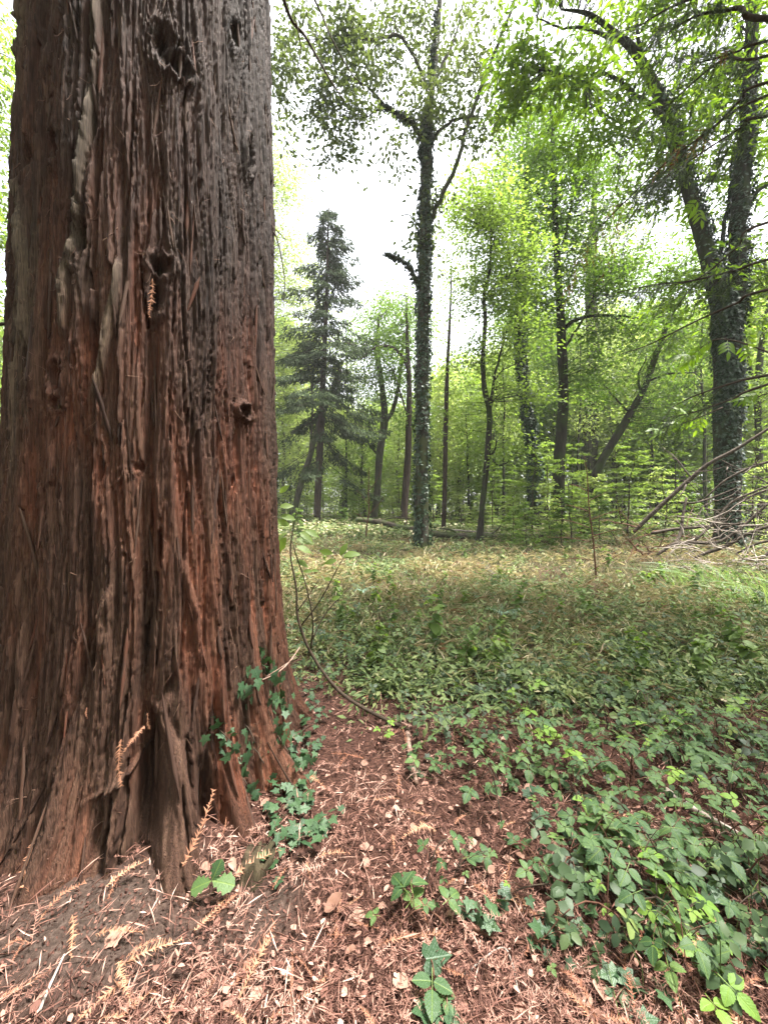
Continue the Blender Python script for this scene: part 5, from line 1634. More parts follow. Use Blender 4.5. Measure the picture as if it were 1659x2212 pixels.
def build_cover():
    rng = np.random.default_rng(511)
    # bramble and ivy carpet in front, thinning out toward the litter near the trunk
    g = Geo()
    n = 19000
    x, y = area(n, rng, 1.2, 8.5, 1.5, -.4, 1.6)
    dens = np.clip((y - 2.1 - .45 * (x < .2)) / .9, 0, 1) * .72 + np.clip((x - .55 - .15 * np.sin(y * 3)) / .6, 0, 1) * .2
    dens = dens * np.clip(2.6 * fbm(x * 1.5, y * 1.5, 3, 77) - .75, 0.04, 1.2) * np.clip((9 - y) / 3, 0, 1)
    patch = np.exp(-(((x - 1.1) / .75) ** 2 + ((y - 2.15) / .28) ** 2)) + np.exp(-(((x - .55) / .4) ** 2 + ((y - 1.8) / .3) ** 2)) * .8
    dens = dens * (1 - .8 * np.clip(patch, 0, 1))
    keep = (rng.random(n) < dens) & off_trunk(x, y, .12)
    x, y = x[keep], y[keep]
    h = rng.random(len(x)) ** 1.2 * (.06 + .42 * np.clip(fbm(x * 2.2, y * 2.2, 2, 79) - .25, 0, 1) + .05 * np.clip(y - 2, 0, 2))
    a = rng.uniform(0, 6.28, len(x))
    d = np.stack([np.cos(a), np.sin(a) - .3, rng.normal(-.1, .3, len(x))], -1)
    nn = np.stack([rng.normal(0, .5, len(x)), rng.normal(-.2, .5, len(x)), np.ones(len(x))], -1)
    pos = np.stack([x, y, gz(x, y) + .03 + h], -1)
    r = np.clip(rng.normal(.38, .22, len(x)) + .25 * (fbm(x * .8, y * .8, 2, 80) - .5) + np.clip((y - 3.5) * .08, 0, .2), 0, 1)
    iv = rng.random(len(x)) < .22
    V, f, k = stamp(TRI_LOW[0], TRI_LOW[1], pos[~iv], d[~iv], nn[~iv], np.clip(rng.lognormal(math.log(.075), .35, (~iv).sum()), .03, .14))
    g.add(V, f, np.repeat(r[~iv], k))
    pos[iv, 2] -= h[iv] * .75
    V, f, k = stamp(IVY[0], IVY[1], pos[iv], d[iv], nn[iv], rng.uniform(.035, .065, iv.sum()))
    g.add(V, f, np.repeat(r[iv] * .5, k))
    # thin stems under the leaves
    for i in rng.choice(np.nonzero(~iv)[0], 1500, replace=False):
        p = pos[i]
        b = np.array([p[0] + rng.normal(0, .05), p[1] + rng.normal(0, .05), float(gz(p[0], p[1])) - .01])
        V, f = tube(np.array([b, (b + p) / 2 + rng.normal(0, .015, 3), p]), .0016, 3, cap=False)
        g.add(V, f, rng.uniform(.5, 1))
    tag(obj('bramble_carpet', g.mesh('bramble_carpet'), M['cover']), 'low green carpet of brambles and ivy over the clearing', kind='stuff')
    # dry herbs and grasses in the middle distance
    g = Geo()
    n = 150000
    x, y = area(n, rng, 2.5, 30, 1.35, -1.1, 1.4, 1)
    dens = np.clip((y - 2.2) / 3, 0, 1) * np.clip(1.7 * fbm(x * .6, y * .6, 3, 83) - .2, .15, 1.2)
    keep = (rng.random(n) < dens * np.clip(3 * fbm(x * 1.3, y * 1.3, 3, 85) - .8, .12, 1) * np.clip(5 * fbm(x * .55, y * .45, 2, 186) - 1.7, .10, 1)) & off_trunk(x, y, .25)
    x, y = x[keep], y[keep]
    dry = np.exp(-(((y - 9.5) / 5.5) ** 2)) * np.clip((fbm(x * .7, y * .5, 3, 84) - .33) * 6, .06, 1)
    hmax = .03 + .025 * np.clip(y - 2, 0, 4) + .75 * np.clip(fbm(x * 1.3, y * 1.3, 3, 85) - .35, 0, 1)
    h = rng.random(len(x)) * hmax
    a = rng.uniform(0, 6.28, len(x))
    d = np.stack([np.cos(a), np.sin(a), rng.normal(.15, .5, len(x))], -1)
    nn = np.stack([rng.normal(0, .5, len(x)), rng.normal(-.3, .5, len(x)), np.ones(len(x))], -1)
    L = rng.uniform(.03, .12, len(x)) * (.75 + np.clip((y - 3) / 8, 0, 1.8))
    wd = L * rng.uniform(.3, .9, len(x))
    pos = np.stack([x, y, gz(x, y) + h], -1)
    r = np.clip(.25 + .45 * (rng.random(len(x)) < dry * .85 + .04) + rng.normal(0, .14, len(x)), 0, 1)
    st = r > .55
    wd[st] *= rng.uniform(.1, .4, st.sum())
    L[st] *= 1.7
    V, f, k = stamp(RHOMB[0], RHOMB[1], pos, d, nn, np.stack([L, wd, L], -1))
    g.add(V, f, np.repeat(r, k))
    # knee-high clumps, some green, some gone to straw
    nc = 2600
    cx, cy = area(nc, rng, 3.0, 24, 1.3, -1.0, 1.3, 1)
    ok = off_trunk(cx, cy, .5) & (np.hypot(cx - 7.6, cy - 9.3) > 2.3) & (rng.random(nc) < np.clip(2.4 * fbm(cx * .45, cy * .45, 2, 95) - .5, .1, 1))
    cx, cy = cx[ok], cy[ok]
    per = 44
    w = np.repeat(rng.uniform(.10, .30, len(cx)), per)
    hh = np.repeat(rng.uniform(.10, .38, len(cx)) * np.where(rng.random(len(cx)) < .15, 1.6, 1), per) * np.repeat(np.clip(cy / 6, .5, 1), per)
    m = len(w)
    rr = rng.random(m) ** .6
    aa = rng.uniform(0, 6.28, m)
    px_, py_ = np.repeat(cx, per) + np.cos(aa) * rr * w, np.repeat(cy, per) + np.sin(aa) * rr * w
    pos = np.stack([px_, py_, gz(px_, py_) + hh * (1 - rr ** 2) * rng.uniform(.3, 1.1, m) + .03], -1)
    d = np.stack([np.cos(aa), np.sin(aa), rng.normal(-.1, .5, m)], -1)
    nn = np.stack([np.cos(aa) * .5 + rng.normal(0, .4, m), np.sin(aa) * .5 + rng.normal(-.1, .4, m), np.ones(m)], -1)
    L = rng.uniform(.035, .10, m) * (.8 + py_ * .06)
    base_c = np.repeat(np.where(rng.random(len(cx)) < np.clip((fbm(cx * .7, cy * .5, 3, 84) - .30) * 5, .08, .9) * np.clip((cy - 3) / 3, 0, 1), rng.uniform(.55, .95, len(cx)), rng.uniform(.05, .45, len(cx))), per)
    wd = L * rng.uniform(.25, .95, m)
    st = base_c > .5
    wd[st] *= rng.uniform(.1, .45, st.sum())
    L[st] *= 1.8
    V, f, k = stamp(RHOMB[0], RHOMB[1], pos, d, nn, np.stack([L, wd, L], -1))
    g.add(V, f, np.repeat(np.clip(base_c + rng.normal(0, .1, m), 0, 1), k))
    # upright dry stems and grass blades
    n = 42000
    x, y = area(n, rng, 3.0, 22, 1.3, -1.1, 1.15, 1)
    keep = off_trunk(x, y, .25) & (rng.random(n) < np.clip((y - 3.4) / 2.5, 0, 1) * np.clip(.25 + (fbm(x * .7, y * .5, 3, 84) - .35) * 4, .1, 1))
    x, y = x[keep], y[keep]
    a = rng.uniform(0, 6.28, len(x))
    d = np.stack([np.cos(a) * .6, np.sin(a) * .6, rng.uniform(.3, 1.1, len(x))], -1)
    nn = np.stack([np.cos(a + 1.6), np.sin(a + 1.6) - .6, rng.normal(0, .3, len(x)) + .3], -1)
    L = rng.uniform(.10, .34, len(x))
    sc = np.stack([L, np.full(len(x), .035) * (1 + y * .06), L], -1)
    V, f, k = stamp(NEEDLE[0], NEEDLE[1], np.stack([x, y, gz(x, y)], -1), d, nn, sc)
    g.add(V, f, np.repeat(np.clip(rng.choice((.25, .4, .7, .8), len(x)) + rng.normal(0, .08, len(x)), 0, 1), k))
    tag(obj('dry_undergrowth', g.mesh('dry_undergrowth'), M['herb']), 'straw coloured and green undergrowth of the open clearing', kind='stuff')
    # scrub under the trees at the back
    g = Geo()
    n = 60000
    x, y = area(n, rng, 23, 62, 1.2, -1.1, 1.15, 2)
    hm = .2 + .8 * fbm(x * .25, y * .25, 3, 88) ** 1.5 + np.clip((y - 20) / 40, 0, 1) * 1.0
    pos = np.stack([x, y, gz(x, y) + rng.random(n) * hm], -1)
    d = rng.normal(0, 1, (n, 3)) * [1, 1, .3]
    nn = np.stack([rng.normal(0, .4, n), rng.normal(-.1, .4, n), np.ones(n)], -1)
    L = rng.uniform(.14, .28, n) * (1 + y / 60)
    V, f, k = stamp(RHOMB[0], RHOMB[1], pos, d, nn, L)
    r = np.clip(rng.normal(.30, .15, n) + .35 * (rng.random(n) < .2), 0, 1)
    g.add(V, f, np.repeat(r, k))
    tag(obj('woodland_scrub', g.mesh('woodland_scrub'), M['herb']), 'low leafy scrub between the trees at the back', kind='stuff')


build_cover()

# ------------------------------------------------------------------ near plants, each a thing
def shared(name, tmpl, mat, rnd=None, seed=0, uv=None):
    rng = np.random.default_rng(seed)
    r = rng.random(len(tmpl[0])) if rnd is None else np.full(len(tmpl[0]), rnd)
    if uv is None:
        uv = (tmpl[0][:, 0], tmpl[0][:, 1])
    me = make_mesh(name, tmpl[0], tmpl[1], {'rnd': r, 'lu': uv[0], 'lv': uv[1]})
    me.materials.append(mat)
    return me


def place(o, p, d, n, s, org=None):
    d, b, n = frames(np.asarray(d, float)[None], np.asarray(n, float)[None])
    d, b, n = d[0], b[0], n[0]
    s = np.broadcast_to(np.asarray(s, float), (3,))
    p = np.asarray(p, float) - (0 if org is None else np.asarray(org))
    o.matrix_local = Matrix(((d[0] * s[0], b[0] * s[1], n[0] * s[2], p[0]), (d[1] * s[0], b[1] * s[1], n[1] * s[2], p[1]), (d[2] * s[0], b[2] * s[1], n[2] * s[2], p[2]), (0, 0, 0, 1)))
    return o


def toothed(k):
    r = np.random.default_rng(60 + k)
    xs = np.concatenate([[0], np.linspace(.05, .96, 15), [1]])
    ws = np.interp(xs, [0, .08, .3, .55, .8, .95, 1], [0, .2, .34 + .02 * k, .33, .2, .06, 0])
    ws[1:-1] *= 1 + .07 * np.where(np.arange(15) % 2, 1, -1) + r.normal(0, .02, 15)
    return oval(tuple(zip(xs, ws)), fold=.10 + .10 * k, droop=.12 + .14 * k)


def tri_leaf(k, mat):
    lf = toothed(k)
    u = np.concatenate([lf[0][:, 0]] * 3 + [np.zeros(4)])
    v = np.concatenate([lf[0][:, 1]] * 3 + [np.zeros(4)])
    return shared('leaf', trifoliate(lf), mat, .45, k, (u, v))


BR_LEAF = [tri_leaf(i, M['bramble']) for i in range(3)]
BY_LEAF = [tri_leaf(1, M['bramble_yellow'])]
IV_LEAF = [shared('leaf', IVY, M['ivy_near'], .5, 7)]
CH_LEAF = [shared('leaf', oval(((0, 0), (.1, .10), (.3, .2), (.5, .24), (.75, .17), (.92, .06), (1, 0)), fold=.2, droop=.3), M['leaf_bright'], .6, 8)]


def bramble(px, py, nleaf, size, label, seed, group=None, yellow=False, spread=.14, high=.12, name='bramble_plant'):
    rng = np.random.default_rng(seed)
    org = gp(px, py)
    root = empty(name, org)
    tag(root, label, 'bramble', group)
    g = Geo()
    a0 = rng.uniform(0, 6.28)
    # an arching cane
    L = spread * 2.2
    t = np.linspace(0, 1, 9)
    cane = np.stack([np.cos(a0) * L * (t - .4), np.sin(a0) * L * (t - .4) * .7, high * np.sin(np.pi * np.clip(t, 0, .92)) + .004], -1)
    V, f = tube(cane, np.linspace(.0035, .0015, 9), 5)
    g.add(V, f)
    tips = []
    for q in range(nleaf):
        b = cane[rng.integers(2, 9)]
        a = rng.uniform(0, 6.28)
        v = np.array([math.cos(a), math.sin(a), rng.uniform(.1, .9)])
        l = rng.uniform(.25, .7) * spread
        p = b + v * l
        P = np.array([b, b + v * l * .5 + [0, 0, .01], p])
        V, f = tube(P, .0014, 3)
        g.add(V, f)
        tips.append((p, v))
    obj('stem', g.mesh('stem'), M['twig_red'] if seed % 3 else M['twig'], root)
    for p, v in tips:
        me = BY_LEAF[0] if yellow else BR_LEAF[rng.integers(3)]
        o = obj('leaf', me, None, root)
        place(o, p, [v[0], v[1] - .15, rng.uniform(-.35, .15)], [rng.normal(0, .3), rng.normal(-.2, .3), 1], size * rng.uniform(.45, 1.25))
    return root


bramble(925, 2025, 6, .115, 'bramble sprig with dark three part leaves alone on the litter, bottom centre', 1, spread=.10, high=.10)
bramble(935, 2130, 2, .10, 'pair of round dark bramble leaves beside the ivy at the bottom edge', 2, spread=.06, high=.06)
bramble(1285, 1870, 9, .12, 'bramble with broad dark leaves left of the yellowing ones', 4, spread=.16, high=.12)
bramble(1545, 2090, 4, .10, 'small yellow green bramble low in the bottom right', 5, yellow=True, spread=.08, high=.07)
bramble(1505, 2010, 5, .10, 'pale yellow bramble sprig among darker ivy on the right', 6, yellow=True, spread=.08, high=.09)
bramble(1440, 1970, 3, .09, 'single lime green bramble shoot above the bottom right ivy', 7, yellow=True, spread=.07, high=.08)
bramble(1420, 1640, 4, .11, 'lime green seedling standing among dark brambles by the stick', 8, yellow=True, spread=.10, high=.14)
bramble(1130, 1545, 5, .10, 'bright lime bramble shoot upright in the middle of the carpet', 9, yellow=True, spread=.08, high=.22)
bramble(830, 1620, 4, .09, 'lime green three leaved shoot on the litter under the curved stem', 10, yellow=True, spread=.07, high=.12)
rng = np.random.default_rng(601)
for q in range(135):
    # near right-hand thicket, denser toward the right
    for _ in range(60):
        px, py = rng.uniform(860, 1690), 1106 + 1245 / rng.uniform(1.22, 2.75)
        edge = np.interp(py, [1560, 1750, 1900, 2120], [880, 1000, 1090, 1180])
        w = np.clip((px - edge) / 260, .04, 1) * np.interp(py, [1560, 1950, 2060, 2150], [.9, .9, .5, .15])
        pat = math.exp(-((px - 1290) / 110) ** 2 - ((py - 1610) / 50) ** 2) + math.exp(-((px - 1400) / 120) ** 2 - ((py - 1760) / 40) ** 2)
        if rng.random() < w * (1 - .8 * min(pat, 1)):
            break
    ye = rng.random() < .09
    bramble(px, py, int(rng.integers(3, 9)), float(np.clip(rng.lognormal(math.log(.072), .25), .045, .115)), 'lime tinged bramble plant in the thicket on the right' if ye else 'low bramble plant with dark three part leaves in the thicket', 700 + q,
            'lime brambles of the thicket' if ye else 'dark brambles of the thicket', ye, rng.uniform(.08, .19), rng.uniform(.05, .24))

# the oak seedling with three lobed leaves at the trunk's foot
org = gp(455, 1945)
root = tag(empty('oak_seedling', org), 'small seedling with three lobed green leaves at the foot of the redwood', 'seedling')
P = np.array([[0, 0, -.01], [.0, -.01, .05], [.01, -.01, .085]])
V, f = tube(P, .0016, 4)
obj('stem', Geo().add(V, f).mesh('stem'), M['twig'], root)
OAKT = oval(((0, 0), (.08, .06), (.2, .2), (.3, .15), (.42, .32), (.52, .24), (.66, .38), (.78, .27), (.9, .22), (1, 0)), fold=.1, droop=.15)
OAK = shared('leaf', OAKT, M['bramble'], .45, 11)
for d, n, s in (([-.9, -.1, -.25], [0, -.5, 1], .085), ([1, -.1, -.05], [0, -.5, 1], .09), ([.35, .2, .75], [.2, -1, .4], .07)):
    place(obj('leaf', OAK, None, root), P[-1], d, n, [s, s * 1.05, s])

# ivy creeping on the trunk's right side and on the ground
def ivy_vine(label, stems, nleaf, size, seed, on_trunk=True):
    rng = np.random.default_rng(seed)
    org = None
    root = None
    for pts in stems:
        if on_trunk:
            S = []
            for px, py in pts:
                ph, z = surf_at(px, py)
                S.append((ph, z))
            S = spline(np.array(S), 8)
            P = tpoint(S[:, 0], S[:, 1], np.array([float(surf_r(a, max(b, -.2))) for a, b in S]) + .012)
            N = tnormal(S[:, 0])
        else:
            P = spline([gp(*p) + [0, 0, .02] for p in pts], 8)
            N = np.tile([0, -.25, 1.], (len(P), 1))
        if root is None:
            org = P[0].copy()
            root = tag(empty('ivy_vine', org), label, 'ivy')
        V, f = tube(P - org, np.linspace(.0035, .0015, len(P)), 5, .2)
        obj('stem', Geo().add(V, f).mesh('stem'), M['twig'], root)
        for _ in range(nleaf):
            i = rng.integers(0, len(P))
            p = P[i] + N[i] * rng.uniform(.01, .045) + rng.normal(0, .035, 3) * (1 if on_trunk else [1.4, 1.4, .2])
            down = np.array([0, 0, -1.]) if on_trunk else np.array([rng.normal(), rng.normal() - .5, -.1])
            place(obj('leaf', IV_LEAF[0], None, root), p, down + rng.normal(0, .45, 3), N[i] + rng.normal(0, .35, 3) + [0, 0, .25], size * rng.uniform(.55, 1.25), org)


ivy_vine('ivy climbing the lower right side of the redwood trunk', [[(545, 1640), (528, 1560), (515, 1480), (505, 1440)], [(575, 1640), (560, 1560), (560, 1460)], [(520, 1690), (490, 1610), (465, 1570), (445, 1555)], [(590, 1600), (585, 1520), (565, 1440), (550, 1390)], [(610, 1590), (600, 1520), (598, 1450)]], 32, .058, 801)
ivy_vine('ivy spilling over the roots at the right foot of the redwood', [[(560, 1640), (600, 1680), (610, 1740)], [(600, 1760), (640, 1790), (690, 1800)], [(610, 1700), (660, 1740), (700, 1790)], [(690, 1790), (640, 1830), (600, 1850)], [(650, 1640), (665, 1600), (680, 1640)], [(600, 1640), (640, 1670), (660, 1720)]], 26, .052, 802, False)
ivy_vine('ivy clump in deep shade behind the redwood right edge', [[(655, 1560), (640, 1500), (650, 1470)], [(690, 1545), (665, 1520), (640, 1540)], [(640, 1600), (670, 1570), (700, 1560)]], 16, .05, 803, False)
ivy_vine('ivy leaves at the left picture edge on the redwood flank', [[(8, 1480), (12, 1420), (5, 1390)], [(0, 1760), (14, 1690), (10, 1620)]], 9, .055, 804)
ivy_vine('pair of large veined ivy leaves at the bottom centre edge', [[(930, 2190), (960, 2170), (1005, 2190)]], 5, .085, 805, False)
for q, (lab, pts, n) in enumerate([('ivy trail low on the litter right of the bramble sprig', [(1010, 1990), (1100, 2010), (1180, 2050)], 12), ('ivy trail crossing the bottom right corner', [(1330, 2140), (1430, 2080), (1540, 2060), (1640, 2070)], 26), ('ivy trail under the yellow brambles on the right', [(1340, 1990), (1430, 1960), (1530, 1975), (1640, 1960)], 26),
                                   ('ivy patch at the right edge below the long stick', [(1500, 1930), (1580, 1880), (1650, 1870)], 18), ('ivy trail running between litter and brambles', [(1130, 1700), (1180, 1790), (1250, 1850), (1270, 1960)], 22), ('ivy patch in front of the dark bramble centre', [(1160, 2070), (1220, 2010), (1290, 2030)], 14)]):
    ivy_vine(lab, [pts], n, .055, 810 + q, False)

# the thin shrub at the redwood's right with its long curved stem
org = gp(885, 1580)
root = tag(empty('chestnut_shrub', org), 'thin shrub with a long curved stem and a few bright leaves beside the redwood', 'shrub')
SH = [[(890, 1582, 2.66, 5), (850, 1562, 2.7, 5.5), (790, 1532, 2.76, 5.5), (735, 1495, 2.8, 5), (690, 1440, 2.84, 4.6), (660, 1385, 2.86, 4.4), (643, 1330, 2.88, 3.8), (640, 1270, 2.88, 3), (628, 1200, 2.88, 2.5), (632, 1150, 2.88, 1.8), (642, 1100, 2.88, 1)],
      [(672, 1400, 2.86, 3), (676, 1340, 2.8, 2.4), (660, 1260, 2.76, 2), (640, 1200, 2.74, 1.6), (632, 1170, 2.74, 1)], [(652, 1350, 2.87, 2.4), (690, 1300, 2.8, 2), (720, 1245, 2.75, 1.5), (742, 1205, 2.72, 1)],
      [(676, 1380, 2.85, 2.4), (700, 1330, 2.9, 2), (735, 1290, 2.95, 1.4), (760, 1265, 3, .8)], [(643, 1320, 2.88, 1.8), (668, 1285, 2.9, 1.4), (690, 1250, 2.9, .8)]]
for i, L in enumerate(SH):
    Q = limb_curve(L, rng, .0)
    V, f = tube(Q[:, :3] - org, Q[:, 3] * .72, 7, .25, i)
    obj('stem', Geo().add(V, f).mesh('stem'), M['twig'], root)
r2 = np.random.default_rng(9)
for (px, py, Y, s, dx, dz) in [(605, 1065, 2.8, .09, .6, .5), (604, 1095, 2.8, .10, 1, .2), (606, 1115, 2.8, .11, 1, -.1), (620, 1150, 2.86, .13, -.6, -.5), (618, 1160, 2.8, .14, -.4, -.7), (640, 1165, 2.8, .13, .9, -.1), (648, 1150, 2.84, .12, .8, -.4), (640, 1180, 2.74, .12, .8, -.2), (660, 1145, 2.8, .11, .9, -.3), (625, 1135, 2.84, .11, -.3, .2),
                              (690, 1190, 2.75, .10, 1, -.2), (742, 1205, 2.72, .12, .8, .4), (735, 1200, 2.72, .10, .3, .6), (742, 1200, 2.70, .12, 1, .25), (728, 1210, 2.72, .09, -.6, -.1), (640, 1210, 2.76, .10, .8, -.3), (612, 1180, 2.86, .11, -.4, -.5), (655, 1235, 2.8, .07, .8, .1), (672, 1232, 2.8, .06, .8, .1), (700, 1250, 2.9, .07, .9, 0), (716, 1295, 2.9, .07, .6, .2)]:
    place(obj('leaf', CH_LEAF[0], None, root), at(px, py, Y), [dx, r2.normal(-.1, .3), dz], [r2.normal(0, .35), -1, r2.normal(.7, .3)], s, org)
# a bare pale twig before the trunk
wood_piece('dry_twig', [[pr(505, 1474, 2.05, .9), pr(560, 1470, 2.1, 1.2), pr(600, 1452, 2.2, 1.4), pr(625, 1430, 2.3, 1.5), pr(648, 1398, 2.45, 1.4)], [pr(575, 1462, 2.12, .9), pr(610, 1440, 2.2, .9), pr(640, 1418, 2.35, .7)]], M['stick'], 'bare pale twig arching in front of the trunk ivy', 'twig', 4, seg=6)

# compound-leaved shoots hanging in from the right
def hanging(label, stem, spots, seed):
    rng = np.random.default_rng(seed)
    Q = limb_curve(stem, rng)
    org = Q[0, :3].copy()
    root = tag(empty('leafy_branch', org), label, 'branch')
    V, f = tube(Q[:, :3] - org, Q[:, 3], 5, .1, seed)
    obj('stem', Geo().add(V, f).mesh('stem'), M['twig'], root)
    for (px, py, Y, s, dx, dz) in spots:
        o = obj('leaf', COMP[0], None, root)
        place(o, at(px, py, Y), [dx, rng.normal(0, .3), dz], [rng.normal(0, .3), -1, rng.normal(.6, .3)], s, org)


COMP = [shared('leaf', COMPOUND, M['leaf_chestnut'], .75, 13)]
hanging('bright compound leaves hanging before the oak fork', [(1545, 380, 6, 1.5), (1520, 420, 6, 1.2), (1500, 440, 6, 1)], [(1510, 430, 6, .36, -.5, -.7), (1500, 440, 6, .36, -.9, -.25), (1505, 450, 6, .32, .1, -1), (1525, 420, 6, .3, .8, -.5)], 21)
hanging('bright compound leaves left of the oak trunk at mid height', [(1680, 770, 6.2, 2), (1600, 740, 6.4, 1.6), (1540, 735, 6.5, 1.2), (1490, 770, 6.6, .8)], [(1570, 735, 6.4, .4, -.3, -.8), (1540, 735, 6.5, .42, -.8, -.4), (1520, 750, 6.5, .42, -.6, -.7), (1500, 765, 6.6, .42, -.9, -.2), (1495, 770, 6.6, .4, -.5, -.8), (1600, 745, 6.4, .35, .3, -.8), (1630, 755, 6.3, .35, -.2, .6)], 22)
hanging('bright compound leaves at the right edge beside the oak', [(1720, 860, 5.6, 1.6), (1660, 850, 5.7, 1.3), (1620, 865, 5.8, 1)], [(1640, 850, 5.7, .34, -.9, -.2), (1625, 862, 5.8, .36, -.7, -.6), (1650, 850, 5.7, .34, -.2, .8), (1620, 866, 5.8, .3, -1, .1), (1670, 850, 5.7, .34, .3, -.8)], 23)
hanging('bright drooping leaf spray in the gap left of the oak', [(1560, 880, 9, 1.5), (1500, 905, 9.2, 1.2), (1430, 930, 9.4, .8)], [(1500, 905, 9.2, .45, -.7, -.4), (1470, 915, 9.3, .5, -.9, -.1), (1450, 925, 9.4, .5, -.8, -.4), (1430, 930, 9.4, .45, -1, 0), (1520, 900, 9.2, .45, -.3, -.8), (1490, 905, 9.2, .45, -.5, .5), (1460, 905, 9.3, .4, .2, -.9)], 24)

# saplings and dry plants of the clearing
def weed_proto(seed, h, mat):
    rng = np.random.default_rng(seed)
    root = empty('woodland_weed')
    n = 7
    P = np.column_stack([np.cumsum(rng.normal(0, .02, n)), np.cumsum(rng.normal(0, .02, n)), np.linspace(-.03, h, n)])
    V, f = tube(spline(P, 2), np.linspace(.004, .0015, 2 * n - 1), 4)
    obj('stem', Geo().add(V, f).mesh('stem'), M['twig_red'], root)
    Q = spline(P, 4)
    pos, d, nn = [], [], []
    for i in range(5, len(Q)):
        for s_ in range(2):
            a = rng.uniform(0, 6.28)
            pos.append(Q[i] + rng.normal(0, .012, 3))
            d.append([math.cos(a), math.sin(a), rng.uniform(-.5, .3)])
            nn.append([rng.normal(0, .35), rng.normal(-.3, .35), 1])
    pos = np.array(pos)
    sz = np.interp(pos[:, 2], [0, h * .4, h], [.5, 1, .45]) * .12 * rng.uniform(.6, 1.15, len(pos))
    obj('foliage', leaves_mesh('foliage', OVAL, pos, np.array(d), np.array(nn), sz, rng), mat, root, 'stuff')
    return root


WEED = [weed_proto(61, .42, M['bramble']), weed_proto(62, .30, M['leaf_bright']), weed_proto(63, .55, M['leaf_mid'])]
used = set()
rw = np.random.default_rng(64)
for q in range(70):
    k = int(rw.integers(3))
    y = 3.2 * (13 / 3.2) ** rw.random()
    x = rw.uniform(-.2, 1.0) * y
    if not off_trunk(np.array(x), np.array(y), .5):
        continue
    o = WEED[k] if k not in used else copy_tree(WEED[k])
    used.add(k)
    o.location = (x, y, float(gz(x, y)))
    o.rotation_euler = (rw.normal(0, .15), rw.normal(0, .15), rw.uniform(0, 6.28))
    o.scale = (rw.uniform(.7, 1.3),) * 3
    tag(o, ['dark leaved upright weed standing above the carpet in the clearing', 'small bright green seedling standing above the carpet in the clearing', 'tall leafy weed standing above the carpet in the clearing'][k], 'weed', ['dark weeds of the clearing', 'bright seedlings of the clearing', 'tall weeds of the clearing'][k])
for q, (pts, lab) in enumerate((([(760, 1290), (830, 1300), (900, 1296)], 'grey stick lying in the grass left of the clearing'), ([(980, 1400), (1060, 1385), (1120, 1392)], 'thin brown stick lying in the middle of the carpet'), ([(1180, 1330), (1260, 1318), (1330, 1325)], 'bent grey stick in the straw right of centre'), ([(930, 1240), (1000, 1236), (1060, 1243)], 'long dark stick in front of the ivy clad tree'))):
    stick(pts, M['stick'] if q % 2 else M['dead_wood'], lab, 3.2, 2, 90 + q)
org = gp(792, 1172)
wood_piece('bare_sapling', [[pr(790, 1172, 20.5, 1.8), pr(792, 1140, 20.5, 1.8), pr(797, 1105, 20.5, 1.5), pr(796, 1060, 20.5, 1.2), pr(797, 1010, 20.5, .7)], [pr(792, 1128, 20.5, 1), pr(780, 1115, 20.4, .8), pr(765, 1108, 20.3, .5)], [pr(796, 1112, 20.5, 1), pr(808, 1100, 20.4, .8), pr(830, 1075, 20.3, .5)], [pr(797, 1090, 20.5, .8), pr(784, 1072, 20.4, .5), pr(770, 1060, 20.3, .4)], [pr(797, 1060, 20.5, .8), pr(812, 1040, 20.4, .5), pr(822, 1018, 20.4, .4)]],
           M['twig_red'], 'thin reddish sapling with bare twigs left of the ivy clad tree', 'sapling', 5, 'stem', 5)
root = wood_piece('dead_conifer_sapling', [[pr(1290, 1300, 8, 1.8), pr(1286, 1230, 8, 1.8), pr(1280, 1160, 8, 1.5), pr(1272, 1100, 8, 1.3), pr(1268, 1030, 8, 1), pr(1262, 985, 8, .5)]] +
                  [[pr(1286 - .09 * (1290 - yy), yy, 8, 1.1), pr(1286 - .09 * (1290 - yy) + dx * .5, yy - 8 + dy * .4, 7.9, .8), pr(1286 - .09 * (1290 - yy) + dx, yy - 10 + dy, 7.8, .4)] for yy, dx, dy in ((1230, 70, -30), (1210, -80, 10), (1185, 60, 5), (1170, -95, 0), (1160, 80, -10), (1140, -60, -8), (1125, 70, -15), (1105, -50, -5), (1085, 45, -12), (1060, -35, -4))],
                  M['twig_red'], 'slim dead conifer sapling with thin horizontal twigs in the clearing', 'sapling', 6, 'stem', 6)


def dry_tuft(px, py, n, h, w, mat, name, label, cat, seed, lean=0.0, rad=.0022):
    rng = np.random.default_rng(seed)
    org = gp(px, py)
    g = Geo()
    for q in range(n):
        a = rng.uniform(0, 6.28)
        b = np.array([math.cos(a), math.sin(a), 0]) * w * rng.random() * .5
        L = h * rng.uniform(.5, 1.1)
        v = np.array([lean + rng.normal(0, .35), rng.normal(0, .35), 1.0])
        t = np.linspace(0, 1, 5)[:, None]
        P = b + v * L * t + np.array([lean * 1.2 + rng.normal(0, .3), rng.normal(0, .3), -.35 - abs(lean) * .4]) * L * t ** 2
        V, f = tube(P, np.linspace(rad, rad * .35, 5), 3, cap=False)
        g.add(V, f, rng.random())
    o = obj(name, g.mesh(name), mat)
    o.location = org
    tag(o, label, cat)


dry_tuft(1290, 1300, 130, .62, .45, M['litter'], 'dead_bracken', 'rusty brown dead stems round the conifer sapling', 'bracken', 31)
dry_tuft(1190, 1245, 150, .38, .9, M['litter'], 'dead_bracken', 'low rusty clump of dead stems in the middle of the clearing', 'bracken', 32)
dry_tuft(1055, 1262, 60, .25, .4, M['litter'], 'dead_bracken', 'small dark brown clump of dead stems by the rotten chunk', 'bracken', 33)


